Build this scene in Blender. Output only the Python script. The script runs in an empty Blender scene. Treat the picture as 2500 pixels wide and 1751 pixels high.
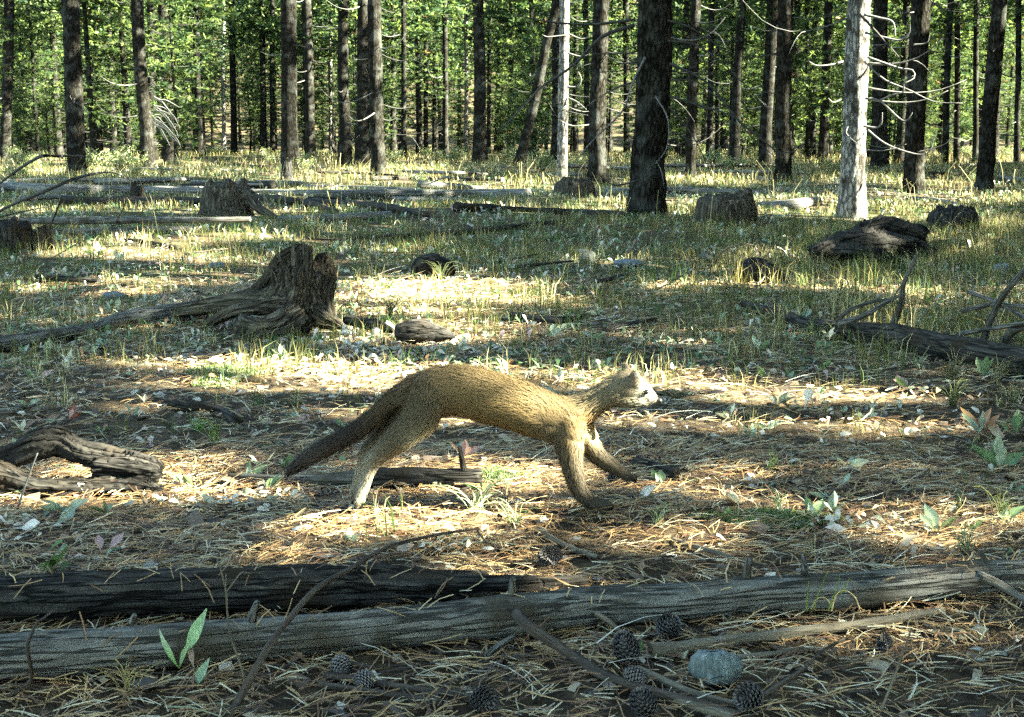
import bpy, math, random
import numpy as np
from mathutils import Vector, Matrix, Quaternion

# ------------------------------------------------------------------ camera, sky, sun, exposure
sc = bpy.context.scene
CAMH = 0.70
PITCH = math.radians(9.17)
FPX = 3256.0                       # focal length in pixels of the 2500 px wide photograph
cam_d = bpy.data.cameras.new("camera"); cam = bpy.data.objects.new("camera", cam_d)
sc.collection.objects.link(cam); sc.camera = cam
cam.location = (0, 0, CAMH); cam.rotation_euler = (math.pi/2 - PITCH, 0, 0)
cam_d.sensor_width = 36.0; cam_d.lens = 36.0*FPX/2500.0
cam_d.clip_start = 0.05; cam_d.clip_end = 2000

SUN = np.array([0.84, -0.11, 0.512]); SUN /= np.linalg.norm(SUN)
world = bpy.data.worlds.new("World"); sc.world = world; world.use_nodes = True
wn = world.node_tree.nodes; wl = world.node_tree.links; wn.clear()
wo = wn.new("ShaderNodeOutputWorld"); wb = wn.new("ShaderNodeBackground"); ws = wn.new("ShaderNodeTexSky")
ws.sky_type = 'NISHITA'; ws.sun_disc = False
ws.sun_elevation = math.asin(SUN[2]); ws.sun_rotation = math.atan2(SUN[0], SUN[1])
ws.altitude = 1500; ws.air_density = 1.0; ws.dust_density = 1.0; ws.ozone_density = 1.0
wb.inputs[1].default_value = 0.058
wl.new(ws.outputs[0], wb.inputs[0]); wl.new(wb.outputs[0], wo.inputs[0])
sd = bpy.data.lights.new("sun", 'SUN'); so = bpy.data.objects.new("sun", sd); sc.collection.objects.link(so)
sd.energy = 5.0; sd.angle = math.radians(0.5); sd.color = (1.0, 0.97, 0.93)
so.rotation_euler = Vector(SUN).to_track_quat('Z', 'Y').to_euler()
sc.view_settings.view_transform = 'Standard'; sc.view_settings.look = 'None'
sc.view_settings.gamma = 1; sc.view_settings.use_curve_mapping = False
sc.view_settings.exposure = 4.75
sc.view_settings.use_white_balance = True
sc.view_settings.white_balance_temperature = 7150
sc.view_settings.white_balance_tint = -7
sc.render.engine = 'CYCLES'
sc.cycles.use_denoising = False
sc.cycles.max_bounces = 4; sc.cycles.diffuse_bounces = 3; sc.cycles.transmission_bounces = 3
sc.cycles.glossy_bounces = 2; sc.cycles.transparent_max_bounces = 4
sc.cycles.sample_clamp_indirect = 6.0

# ------------------------------------------------------------------ helpers
COL = sc.collection
RNG = np.random.default_rng(11)
random.seed(5)
F_ = np.array([0, math.cos(PITCH), -math.sin(PITCH)]); U_ = np.array([0, math.sin(PITCH), math.cos(PITCH)])
R_ = np.array([1.0, 0, 0]); C_ = np.array([0, 0, CAMH])

def ray(px, py):
    return F_*FPX + R_*(px-1250.0) + U_*(875.5-py)
def G(px, py, z=0.0):
    d = ray(px, py); t = (z-CAMH)/d[2]; return C_ + d*t
def P(px, py, Y):
    d = ray(px, py); return C_ + d*(Y/d[1])
def depth(p):
    return float(np.dot(p-C_, F_))

def sstep(a, b, x):
    t = np.clip((x-a)/(b-a), 0, 1); return t*t*(3-2*t)
def ht(x, y):
    x = np.asarray(x, float); y = np.asarray(y, float)
    near = 0.010*np.sin(3.1*x+1.3)*np.sin(2.7*y+.4) + 0.006*np.sin(7.3*x+2*y)*np.cos(5.9*y-1.1*x)
    mid = 0.035*np.sin(.9*x+1.0+.3*y)*np.sin(.8*y+.5) + 0.025*np.sin(1.9*x-.7*y)
    far = 0.12*np.sin(.21*x+.7)*np.sin(.17*y+1.1) + 0.06*np.sin(.5*x-.31*y)
    hill = 26*sstep(104, 190, np.hypot(x, y))*(y > 0)
    return hill + near + mid*sstep(5, 10, np.abs(y)+.4*np.abs(x)) + far*sstep(16, 40, np.hypot(x, y))

def tag(o, label=None, cat=None, group=None, kind=None):
    if label: o['label'] = label
    if cat: o['category'] = cat
    if group: o['group'] = group
    if kind: o['kind'] = kind
    return o
def empty(name, loc=(0, 0, 0), rz=0.0):
    o = bpy.data.objects.new(name, None); COL.objects.link(o); o.location = loc; o.rotation_euler = (0, 0, rz)
    o.empty_display_size = .1
    return o
def link(name, me, parent=None, loc=None):
    o = bpy.data.objects.new(name, me); COL.objects.link(o)
    if parent is not None: o.parent = parent
    if loc is not None: o.location = loc
    return o

def mesh_np(name, V, T=None, Q=None, mat=None, col=None, gc=None, smooth=False):
    me = bpy.data.meshes.new(name)
    V = np.asarray(V, np.float32).reshape(-1, 3)
    parts = []; tot = []
    if Q is not None and len(Q):
        Q = np.asarray(Q, np.int32).reshape(-1, 4); parts.append(Q.ravel()); tot.append(np.full(len(Q), 4, np.int32))
    if T is not None and len(T):
        T = np.asarray(T, np.int32).reshape(-1, 3); parts.append(T.ravel()); tot.append(np.full(len(T), 3, np.int32))
    li = np.concatenate(parts); tot = np.concatenate(tot)
    me.vertices.add(len(V)); me.vertices.foreach_set("co", V.ravel())
    me.loops.add(len(li)); me.loops.foreach_set("vertex_index", li)
    me.polygons.add(len(tot))
    st = np.concatenate([[0], np.cumsum(tot)[:-1]]).astype(np.int32)
    me.polygons.foreach_set("loop_start", st)
    try: me.polygons.foreach_set("loop_total", tot)
    except Exception: pass
    if smooth: me.polygons.foreach_set("use_smooth", np.ones(len(tot), bool))
    if col is not None:
        a = me.attributes.new("Col", 'FLOAT_COLOR', 'POINT')
        c = np.ones((len(V), 4), np.float32); c[:, :3] = np.asarray(col).reshape(-1, 3); a.data.foreach_set("color", c.ravel())
    if gc is not None:
        a = me.attributes.new("gc", 'FLOAT_VECTOR', 'POINT'); a.data.foreach_set("vector", np.asarray(gc, np.float32).ravel())
    me.update(calc_edges=True)
    if mat: me.materials.append(mat)
    return me

class MB:
    """joins tubes etc. into one mesh"""
    def __init__(s): s.V = []; s.Q = []; s.T = []; s.g = []; s.c = []; s.n = 0
    def add(s, V, Q=None, T=None, g=None, c=None):
        V = np.asarray(V, float).reshape(-1, 3)
        s.V.append(V); s.g.append(np.asarray(g) if g is not None else V.copy())
        s.c.append(np.broadcast_to(np.asarray(c if c is not None else (1, 1, 1), float), V.shape))
        if Q is not None and len(Q): s.Q.append(np.asarray(Q).reshape(-1, 4)+s.n)
        if T is not None and len(T): s.T.append(np.asarray(T).reshape(-1, 3)+s.n)
        s.n += len(V)
    def mesh(s, name, mat, smooth=True, origin=None):
        V = np.concatenate(s.V)
        if origin is not None: V = V-np.asarray(origin)
        return mesh_np(name, V, np.concatenate(s.T) if s.T else None, np.concatenate(s.Q) if s.Q else None, mat,
                       np.concatenate(s.c), np.concatenate(s.g), smooth)

def catmull(P_, n):
    P_ = np.asarray(P_, float)
    if len(P_) == 2: P_ = np.array([P_[0], (P_[0]+P_[1])/2, P_[1]])
    Pp = np.vstack([2*P_[0]-P_[1], P_, 2*P_[-1]-P_[-2]])
    L = np.concatenate([[0], np.cumsum(np.linalg.norm(np.diff(P_[:, :3], axis=0), axis=1))])
    t = np.linspace(0, L[-1], n); out = []
    for x in t:
        i = min(np.searchsorted(L, x, side='right')-1, len(P_)-2); u = (x-L[i])/max(L[i+1]-L[i], 1e-9)
        a, b, c, d = Pp[i], Pp[i+1], Pp[i+2], Pp[i+3]
        out.append(.5*((2*b)+(-a+c)*u+(2*a-5*b+4*c-d)*u*u+(-a+3*b-3*c+d)*u**3))
    return np.array(out)

def vnoise(a, s, ka, ks, rng):
    """value noise, periodic in a (0..1), along s"""
    ns = int(np.max(s)*ks)+3; g = rng.random((ka, ns))
    x = (a % 1.0)*ka; y = s*ks
    xi = np.floor(x).astype(int); yi = np.floor(y).astype(int)
    fx = x-xi; fy = y-yi; fx = fx*fx*(3-2*fx); fy = fy*fy*(3-2*fy)
    x0 = xi % ka; x1 = (xi+1) % ka; y1 = np.minimum(yi+1, ns-1)
    return (g[x0, yi]*(1-fx)+g[x1, yi]*fx)*(1-fy)+(g[x0, y1]*(1-fx)+g[x1, y1]*fx)*fy

def tube(path, radii, sides=8, n=None, rough=0.0, groove=0.0, kg=9, ks=3.0, seed=0, jag=0.0, squash=1.0, bump=0.0, caps=True, tex=1.0):
    rng = np.random.default_rng(seed)
    pts = np.asarray(path, float); rad = np.asarray(radii, float)
    n = n or max(2, len(pts))
    c = catmull(np.hstack([pts, rad[:, None]]), n)
    p = c[:, :3]; r = np.maximum(c[:, 3], 1e-4)
    tg = np.gradient(p, axis=0); tg /= np.linalg.norm(tg, axis=1)[:, None]+1e-12
    ref = np.array([0, 0, 1.0]) if abs(tg[0][2]) < .8 else np.array([0, 1.0, 0])
    x = np.cross(tg[0], ref); x /= np.linalg.norm(x); X = [x]
    for i in range(1, n):
        x = X[-1]-tg[i]*np.dot(X[-1], tg[i]); x /= np.linalg.norm(x); X.append(x)
    X = np.array(X); Y = np.cross(tg, X)
    s = np.concatenate([[0], np.cumsum(np.linalg.norm(np.diff(p, axis=0), axis=1))])
    a = np.arange(sides)/sides
    A, S = np.meshgrid(a, s); rr = np.repeat(r[:, None], sides, 1)
    m = np.ones_like(A)
    if rough: m += rough*(vnoise(A, S/r.mean(), max(3, sides//4), .22, rng)-.5)*2
    if groove:
        g = vnoise(A+.02*np.sin(S/r.mean()*.5), S/r.mean(), kg, .12*ks, rng)
        m -= groove*(1-np.abs(g*2-1))**3
    if bump: m += bump*(vnoise(A, S/r.mean(), sides//2, 1.2, rng)-.5)
    rr = rr*m
    ca = np.cos(2*np.pi*A); sa = np.sin(2*np.pi*A)*squash
    V = p[:, None, :]+X[:, None, :]*(rr*ca)[..., None]+Y[:, None, :]*(rr*sa)[..., None]
    if jag:
        for e, sg in ((0, -1), (n-1, 1)):
            V[e] += tg[e]*(sg*jag*r[e]*rng.random(sides))[:, None]
    gcv = np.stack([np.cos(2*np.pi*A)*rr, np.sin(2*np.pi*A)*rr, S+seed*.37], -1)*tex
    i = np.arange(n-1)[:, None]*sides; j = np.arange(sides)[None]; j2 = (j+1) % sides
    Q = np.stack([i+j, i+j2, i+sides+j2, i+sides+j], -1).reshape(-1, 4)
    V = V.reshape(-1, 3); gcv = gcv.reshape(-1, 3); T = []
    if caps:
        for e, sg in ((0, -1), (n-1, 1)):
            k = len(V); V = np.vstack([V, p[e]+tg[e]*sg*(-.12*r[e] if jag else .25*r[e])]); gcv = np.vstack([gcv, gcv[e*sides]*[0, 0, 1]])
            for q in range(sides):
                b0 = e*sides+q; b1 = e*sides+(q+1) % sides
                T.append((k, b1, b0) if sg < 0 else (k, b0, b1))
    return V, Q, np.array(T, int).reshape(-1, 3), gcv

def add_tube(mb, path, radii, c=None, **k):
    V, Q, T, g = tube(path, radii, **k); mb.add(V, Q, T, g, c)

# ------------------------------------------------------------------ materials
def newmat(name):
    m = bpy.data.materials.new(name); m.use_nodes = True; nt = m.node_tree; nt.nodes.clear()
    out = nt.nodes.new("ShaderNodeOutputMaterial"); return m, nt, out
def nd(nt, t, **k):
    n = nt.nodes.new(t)
    for a, v in k.items(): setattr(n, a, v)
    return n
def ramp(nt, pts, interp='LINEAR'):
    r = nt.nodes.new("ShaderNodeValToRGB"); e = r.color_ramp.elements; r.color_ramp.interpolation = interp
    while len(e) < len(pts): e.new(.5)
    for i, (p, c) in enumerate(pts):
        e[i].position = p; e[i].color = (*c, 1) if len(c) == 3 else c
    return r
def mixc(nt, a, b, f, mode='MIX'):
    m = nt.nodes.new("ShaderNodeMix"); m.data_type = 'RGBA'; m.blend_type = mode
    for s, v in ((m.inputs[6], a), (m.inputs[7], b), (m.inputs[0], f)):
        if hasattr(v, 'is_output') or hasattr(v, 'links'): nt.links.new(v, s)
        else: s.default_value = v if not isinstance(v, tuple) else (*v, 1)
    return m.outputs[2]

def wood(name, c0, c1, c2, stretch=(55, 55, 5), crack=0.5, bump=.6, rough=.85, patch=None, bark=False):
    m, nt, out = newmat(name); L = nt.links.new
    at = nd(nt, "ShaderNodeAttribute", attribute_name="gc")
    mp = nd(nt, "ShaderNodeMapping"); mp.inputs['Scale'].default_value = stretch; L(at.outputs['Vector'], mp.inputs[0])
    n1 = nd(nt, "ShaderNodeTexNoise"); n1.inputs['Scale'].default_value = 1; n1.inputs['Detail'].default_value = 6; n1.inputs['Roughness'].default_value = .65
    L(mp.outputs[0], n1.inputs['Vector'])
    r1 = ramp(nt, [(.3, c0), (.5, c1), (.72, c2)]); L(n1.outputs[0], r1.inputs[0])
    # dark lengthwise checks
    mp2 = nd(nt, "ShaderNodeMapping"); mp2.inputs['Scale'].default_value = tuple(np.array(stretch)*(.5, .5, .32)); L(at.outputs['Vector'], mp2.inputs[0])
    n2 = nd(nt, "ShaderNodeTexNoise"); n2.inputs['Scale'].default_value = 1; n2.inputs['Detail'].default_value = 3; L(mp2.outputs[0], n2.inputs['Vector'])
    if bark:
        n2 = nd(nt, "ShaderNodeTexVoronoi"); n2.feature = 'DISTANCE_TO_EDGE'; n2.inputs['Scale'].default_value = 1
        nz = nd(nt, "ShaderNodeVectorMath", operation='ADD'); L(mp2.outputs[0], nz.inputs[0]); L(n1.outputs['Color'], nz.inputs[1]); L(nz.outputs[0], n2.inputs['Vector'])
        r2 = ramp(nt, [(0, (0, 0, 0)), (.16, (1, 1, 1))])
    else:
        r2 = ramp(nt, [(.44, (1, 1, 1)), (.485, (0, 0, 0)), (.5, (0, 0, 0)), (.54, (1, 1, 1))])
    L(n2.outputs[0], r2.inputs[0])
    dark = tuple(x*.28 for x in c0)
    mx = nd(nt, "ShaderNodeMath", operation='MULTIPLY'); inv = nd(nt, "ShaderNodeMath", operation='SUBTRACT'); inv.inputs[0].default_value = 1
    L(r2.outputs[0], inv.inputs[1]); L(inv.outputs[0], mx.inputs[0]); mx.inputs[1].default_value = crack
    colr = mixc(nt, r1.outputs[0], dark, mx.outputs[0])
    if patch:
        n3 = nd(nt, "ShaderNodeTexNoise"); n3.inputs['Scale'].default_value = patch[1]; n3.inputs['Detail'].default_value = 5; L(at.outputs['Vector'], n3.inputs['Vector'])
        r3 = ramp(nt, [(.5, (0, 0, 0)), (.64, (1, 1, 1))]); L(n3.outputs[0], r3.inputs[0])
        colr = mixc(nt, colr, patch[0], r3.outputs[0])
    ca = nd(nt, "ShaderNodeAttribute", attribute_name="Col")
    colr = mixc(nt, colr, ca.outputs['Color'], 1.0, 'MULTIPLY')
    b = nd(nt, "ShaderNodeBsdfPrincipled"); b.inputs['Roughness'].default_value = rough; b.inputs['Specular IOR Level'].default_value = 0.0 if bark else .06
    L(colr, b.inputs['Base Color'])
    h = nd(nt, "ShaderNodeMath", operation='ADD'); L(n1.outputs[0], h.inputs[0]); L(r2.outputs[0], h.inputs[1])
    bp = nd(nt, "ShaderNodeBump"); bp.inputs['Strength'].default_value = bump; bp.inputs['Distance'].default_value = (.6 if bark else .3)/stretch[0]; L(h.outputs[0], bp.inputs['Height'])
    L(bp.outputs[0], b.inputs['Normal']); L(b.outputs[0], out.inputs[0])
    return m

def leafmat(name, trans=.3, rough=.6, spec=.25, gain=1.0, noise_amt=.35, nscale=60):
    m, nt, out = newmat(name); L = nt.links.new
    ca = nd(nt, "ShaderNodeAttribute", attribute_name="Col")
    oi = nd(nt, "ShaderNodeTexCoord"); n = nd(nt, "ShaderNodeTexNoise"); n.inputs['Scale'].default_value = nscale; L(oi.outputs['Object'], n.inputs['Vector'])
    r = ramp(nt, [(.3, (1-noise_amt,)*3), (.7, (1+noise_amt*.5,)*3)]); L(n.outputs[0], r.inputs[0])
    c = mixc(nt, ca.outputs['Color'], r.outputs[0], 1.0, 'MULTIPLY')
    d = nd(nt, "ShaderNodeBsdfPrincipled"); d.inputs['Roughness'].default_value = rough; d.inputs['Specular IOR Level'].default_value = spec; L(c, d.inputs['Base Color'])
    t = nd(nt, "ShaderNodeBsdfTranslucent"); c2 = mixc(nt, c, (1.0*gain, 1.0*gain, .72*gain), 1.0, 'MULTIPLY'); L(c2, t.inputs[0])
    mx = nd(nt, "ShaderNodeMixShader"); mx.inputs[0].default_value = trans; L(d.outputs[0], mx.inputs[1]); L(t.outputs[0], mx.inputs[2]); L(mx.outputs[0], out.inputs[0])
    return m

M = {}
M['pole'] = wood('weathered_grey_wood', (.058, .053, .045), (.112, .104, .09), (.20, .186, .16), (170, 170, 13), .9, 1.2, patch=((.05, .042, .03), 8))
M['rotten'] = wood('rotten_dark_wood', (.015, .0135, .012), (.034, .030, .026), (.085, .076, .062), (120, 120, 14), .95, 1.3, patch=((.03, .022, .015), 7))
M['stick'] = wood('stick_bark', (.075, .06, .042), (.135, .112, .08), (.20, .17, .125), (150, 150, 18), .3, .5)
M['twig'] = wood('dark_twig', (.035, .027, .022), (.06, .047, .037), (.10, .08, .065), (120, 120, 20), .3, .4)
M['stumpwood'] = wood('old_stump_wood', (.018, .014, .011), (.055, .045, .033), (.17, .145, .105), (90, 90, 5), .8, 1.0)
M['burnt'] = wood('charred_wood', (.012, .011, .010), (.03, .027, .024), (.07, .06, .05), (40, 40, 8), .9, 1.0)
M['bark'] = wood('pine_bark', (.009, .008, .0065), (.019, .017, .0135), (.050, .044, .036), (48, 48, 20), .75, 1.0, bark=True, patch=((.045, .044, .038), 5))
M['bark_pale_lit'] = wood('pale_sunlit_pine_bark', (.12, .11, .095), (.24, .22, .195), (.42, .39, .355), (48, 48, 20), .75, 1.0, bark=True, patch=((.05, .044, .036), 7))  # pale bark; on the lit trunks its paleness also stands in for sunlight
M['farlog'] = wood('fallen_pole_wood', (.06, .057, .05), (.12, .113, .10), (.21, .20, .18), (40, 40, 2.5), .6, .8)
M['deadbranch'] = wood('dead_branch_wood', (.06, .055, .05), (.115, .108, .10), (.20, .19, .175), (120, 120, 20), .2, .3)
M['darkbranch'] = wood('dark_branch_wood', (.022, .02, .018), (.04, .037, .033), (.075, .07, .062), (120, 120, 20), .2, .3)
M['crown'] = leafmat('pine_foliage', .38, .6, .12, 1.4, .45, 1.2)
M['grass'] = leafmat('grass_blades', .35, .7, .15, 1.2, .2, 30)
M['leaf'] = leafmat('plant_leaves', .25, .55, .3, 1.1, .25, 80)
M['litter'] = leafmat('needle_litter', .1, .6, .3, 1.0, .3, 40)

def ground_mat():
    m, nt, out = newmat('forest_soil'); L = nt.links.new
    tc = nd(nt, "ShaderNodeTexCoord")
    n1 = nd(nt, "ShaderNodeTexNoise"); n1.inputs['Scale'].default_value = 26; n1.inputs['Detail'].default_value = 9; n1.inputs['Roughness'].default_value = .75; L(tc.outputs['Object'], n1.inputs['Vector'])
    r1 = ramp(nt, [(.3, (.016, .012, .008)), (.46, (.045, .031, .019)), (.58, (.095, .066, .036)), (.72, (.19, .14, .08))]); L(n1.outputs[0], r1.inputs[0])
    n2 = nd(nt, "ShaderNodeTexNoise"); n2.inputs['Scale'].default_value = .9; n2.inputs['Detail'].default_value = 5; L(tc.outputs['Object'], n2.inputs['Vector'])
    r2 = ramp(nt, [(.42, (0, 0, 0)), (.62, (1, 1, 1))]); L(n2.outputs[0], r2.inputs[0])
    g = nd(nt, "ShaderNodeTexNoise"); g.inputs['Scale'].default_value = 60; g.inputs['Detail'].default_value = 6; L(tc.outputs['Object'], g.inputs['Vector'])
    r3 = ramp(nt, [(.35, (.015, .02, .009)), (.6, (.05, .055, .02)), (.75, (.13, .12, .05))]); L(g.outputs[0], r3.inputs[0])
    sp = nd(nt, "ShaderNodeSeparateXYZ"); L(tc.outputs['Object'], sp.inputs[0])
    mr = nd(nt, "ShaderNodeMapRange"); mr.inputs[1].default_value = 3.5; mr.inputs[2].default_value = 9; mr.inputs[3].default_value = 0; mr.inputs[4].default_value = .75; L(sp.outputs[1], mr.inputs[0])
    mu = nd(nt, "ShaderNodeMath", operation='MULTIPLY'); L(mr.outputs[0], mu.inputs[0]); L(r2.outputs[0], mu.inputs[1])
    c = mixc(nt, r1.outputs[0], r3.outputs[0], mu.outputs[0])
    b = nd(nt, "ShaderNodeBsdfPrincipled"); b.inputs['Roughness'].default_value = .95; b.inputs['Specular IOR Level'].default_value = .1; L(c, b.inputs['Base Color'])
    bp = nd(nt, "ShaderNodeBump"); bp.inputs['Strength'].default_value = 1; bp.inputs['Distance'].default_value = .02; L(n1.outputs[0], bp.inputs['Height']); L(bp.outputs[0], b.inputs['Normal'])
    L(b.outputs[0], out.inputs[0]); return m
M['ground'] = ground_mat()

def rockmat(name, c0, c1, c2):
    m, nt, out = newmat(name); L = nt.links.new
    tc = nd(nt, "ShaderNodeTexCoord"); mp = nd(nt, "ShaderNodeMapping"); mp.inputs['Scale'].default_value = (110, 110, 35); mp.inputs['Rotation'].default_value = (0.2, .35, 0); L(tc.outputs['Object'], mp.inputs[0])
    n1 = nd(nt, "ShaderNodeTexNoise"); n1.inputs['Scale'].default_value = 1; n1.inputs['Detail'].default_value = 7; n1.inputs['Roughness'].default_value = .7; L(mp.outputs[0], n1.inputs['Vector'])
    r1 = ramp(nt, [(.32, c0), (.5, c1), (.7, c2)]); L(n1.outputs[0], r1.inputs[0])
    b = nd(nt, "ShaderNodeBsdfPrincipled"); b.inputs['Roughness'].default_value = .8; L(r1.outputs[0], b.inputs['Base Color'])
    bp = nd(nt, "ShaderNodeBump"); bp.inputs['Strength'].default_value = .8; bp.inputs['Distance'].default_value = .004; L(n1.outputs[0], bp.inputs['Height']); L(bp.outputs[0], b.inputs['Normal'])
    L(b.outputs[0], out.inputs[0]); return m
M['rock'] = rockmat('grey_green_rock', (.035, .046, .044), (.085, .105, .10), (.22, .25, .235))
M['rockdark'] = rockmat('dark_rock', (.02, .021, .017), (.045, .047, .036), (.11, .11, .085))
M['rockblue'] = rockmat('blue_grey_rock', (.045, .052, .058), (.085, .095, .105), (.17, .18, .19))
M['rockpale'] = rockmat('pale_rock', (.16, .15, .13), (.30, .28, .25), (.5, .47, .43))

# ------------------------------------------------------------------ ground
def build_ground():
    n = 285; k = 6.7
    u = np.linspace(-1, 1, n)
    xs = np.sinh(k*u)*(600/np.sinh(k)); ys = xs.copy()+2.6
    X, Y = np.meshgrid(xs, ys)
    rng = np.random.default_rng(3)
    near = np.exp(-((X/6)**2+((Y-3)/6)**2))
    Z = ht(X, Y)-.004+near*(rng.random(X.shape)-.5)*.012
    V = np.stack([X, Y, Z], -1).reshape(-1, 3)
    i = np.arange(n-1)[:, None]*n; j = np.arange(n-1)[None]
    Q = np.stack([i+j, i+j+1, i+n+j+1, i+n+j], -1).reshape(-1, 4)
    o = link('forest_floor', mesh_np('forest_floor', V, None, Q, M['ground'], smooth=True)); tag(o, kind='structure')
build_ground()

# ------------------------------------------------------------------ sun gaps in the canopy
GAPS = []      # ground ellipses (cx, cy, ax, ay)
def gap(px, py, hw, hh, k=1.0):
    c = G(px, py); d = depth(c); a = hw*d/FPX
    y0 = G(px, py+hh)[1]; y1 = G(px, max(py-hh, 372))[1]
    GAPS.append((c[0], (y0+y1)/2, a*k, (y1-y0)/2*k))
for g in [(840, 905, 190, 48), (1085, 735, 200, 36), (960, 690, 110, 22), (1080, 840, 130, 40), (560, 1228, 140, 20), (800, 1250, 60, 10),
          (1080, 1338, 110, 28), (2090, 1292, 120, 14), (2150, 1015, 80, 30), (1990, 960, 60, 12), (1550, 1010, 70, 20), (330, 625, 130, 22),
          (540, 655, 110, 22), (60, 1238, 60, 8), (500, 895, 70, 24), (1500, 890, 60, 22),
          (90, 420, 130, 12), (260, 390, 120, 8), (860, 432, 220, 20), (1180, 452, 260, 14), (1500, 508, 120, 20), (760, 470, 90, 14),
          (2060, 508, 300, 26), (2350, 480, 180, 18), (2240, 445, 240, 10), (1700, 440, 160, 14), (1780, 500, 120, 14), (460, 428, 200, 9),
          (1230, 690, 80, 14), (1700, 700, 90, 14), (2290, 720, 110, 18), (1450, 640, 80, 10), (2420, 560, 60, 8), (2000, 690, 60, 10), (640, 590, 80, 10)]:
    gap(*g)
GAPS = np.array(GAPS)
PTG = []       # points in the light (p, radius)
MY = 2.49      # the marten runs in this plane
for (px, py, r) in [(885, 1165, .05), (900, 1200, .05), (1030, 1040, .035), (1575, 950, .06), (1605, 975, .05), (1445, 1060, .04), (1510, 1120, .04)]:
    PTG.append((P(px, py, MY), r))
PTG_P = np.array([p for p, r in PTG]); PTG_R = np.array([r for p, r in PTG])
VTG = []       # lit trunks (x, y, zmax, radius)

def lit(c, m=.20, trunks_only=False):
    """True for clump centres that would shade a lit spot"""
    g = c-SUN*(c[:, 2:3]/SUN[2]); k = np.zeros(len(c), bool)
    for (x, y, a, b) in ([] if trunks_only else GAPS):
        mm = .11 if y < 3.3 else m; k |= ((g[:, 0]-x)/(a+mm))**2+((g[:, 1]-y)/(b+mm))**2 < 1
    for p, r in zip(PTG_P, PTG_R):
        d = c-p; t = d@SUN; q = np.linalg.norm(d-t[:, None]*SUN, axis=1); k |= (q < r+min(m, .14)) & (t > 0)
    s2 = SUN[:2]/np.linalg.norm(SUN[:2]); tn = SUN[2]/np.linalg.norm(SUN[:2])
    for (x, y, z, r) in VTG:
        dx = c[:, 0]-x; dy = c[:, 1]-y; al = dx*s2[0]+dy*s2[1]; pe = np.abs(-dx*s2[1]+dy*s2[0]); zz = c[:, 2]-al*tn
        k |= (pe < r+m) & (al > .6) & (zz > -.3) & (zz < z)
    return k

# ------------------------------------------------------------------ pine crowns
def crown_pts(rng, h0, h1, R0, nb, step, start=.25, droop=-.12, shape=1.0):
    cs = []; ds = []; br = []
    for b in range(nb):
        f = rng.random(); h = h0+(h1-h0)*f
        Lb = R0*(1-f**1.4*.8)*(.6+.5*rng.random())*shape
        if f < .12: Lb *= .75
        az = rng.random()*2*np.pi; d = np.array([math.cos(az), math.sin(az), droop+rng.normal()*.12])
        br.append((h, d, Lb))
        s = np.arange(start*Lb, Lb, step)
        if not len(s): continue
        p = np.outer(s, d); p[:, 2] += h+.10*(s/Lb)**2*Lb
        sd_ = (np.array([-d[1], d[0], 0])[None]*rng.normal(size=(len(s), 1))*.22*(s[:, None]/Lb+.2))
        p += sd_+rng.normal(size=p.shape)*np.array([.06, .06, .02])
        cs.append(p); ds.append(np.repeat(d[None], len(s), 0))
    return np.concatenate(cs), np.concatenate(ds), br
def crown_mesh(rng, c, d, k, Ln, W, name, palette=None, loc=(0, 0, 0)):
    N = len(c); c = np.repeat(c, k, 0); d = np.repeat(d, k, 0)
    dr = rng.normal(size=(N*k, 3))*(1.0 if name == 'distant_wood' else np.array([1, 1, .55]))+d*.9+np.array([0, 0, .25]); dr /= np.linalg.norm(dr, axis=1)[:, None]
    sd_ = np.cross(dr, rng.normal(size=(N*k, 3))); sd_ /= np.linalg.norm(sd_, axis=1)[:, None]
    l = Ln*(.7+.6*rng.random((N*k, 1))); w = W*(.7+.6*rng.random((N*k, 1)))
    b = c-dr*l*.1
    V = np.stack([b, b+dr*l*.6+sd_*w*.5, b+dr*l, b+dr*l*.5-sd_*w*.5], 1).reshape(-1, 3)
    Q = np.arange(N*k*4).reshape(-1, 4)
    t = np.repeat(rng.random(N), k)
    base = np.array([.018, .038, .016]); lite = np.array([.145, .180, .055])
    col = base+(lite-base)*t[:, None]**2.0
    dead = np.repeat(rng.random(N) < .008, k); col[dead] = (.13, .07, .03)
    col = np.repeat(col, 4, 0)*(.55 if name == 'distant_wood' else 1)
    return mesh_np(name, V-np.asarray(loc), None, Q, M['crown'], col)

def trunk_mesh(name, H, r0, r1, lean=(0, 0), sides=10, n=9, mat='bark', seed=0, flare=.35, hi=False):
    zz = np.concatenate([np.array([-.15, 0, .12, .3, .6]), np.linspace(1.0, H, max(3, n-5))])
    path = np.stack([lean[0]*zz, lean[1]*zz, zz], 1)
    rng = np.random.default_rng(seed)
    path[5:, 0] += rng.normal(size=len(zz)-5)*.02; path[5:, 1] += rng.normal(size=len(zz)-5)*.02
    rad = (r0+(r1-r0)*np.clip(zz, 0, H)/H)*(1+flare*np.exp(-np.clip(zz, 0, 9)/.16))
    mb = MB()
    if hi: add_tube(mb, path, rad, sides=36, n=170, rough=.06, groove=.10, kg=14, ks=6, bump=.12, seed=seed, caps=False)
    else: add_tube(mb, path, rad, sides=sides, n=len(zz), rough=.05, seed=seed, caps=False)
    return mb.mesh(name, M[mat])

def branch_part(parent, path, r0, r1, mat='deadbranch', name='dead_branch', origin=(0, 0, 0), seed=0, sides=5, n=12):
    mb = MB(); k = len(path); rad = np.linspace(r0, r1, k)
    add_tube(mb, path, rad, sides=sides, n=n, rough=.15, seed=seed)
    return link(name, mb.mesh(name, M[mat], origin=origin), parent)

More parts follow.
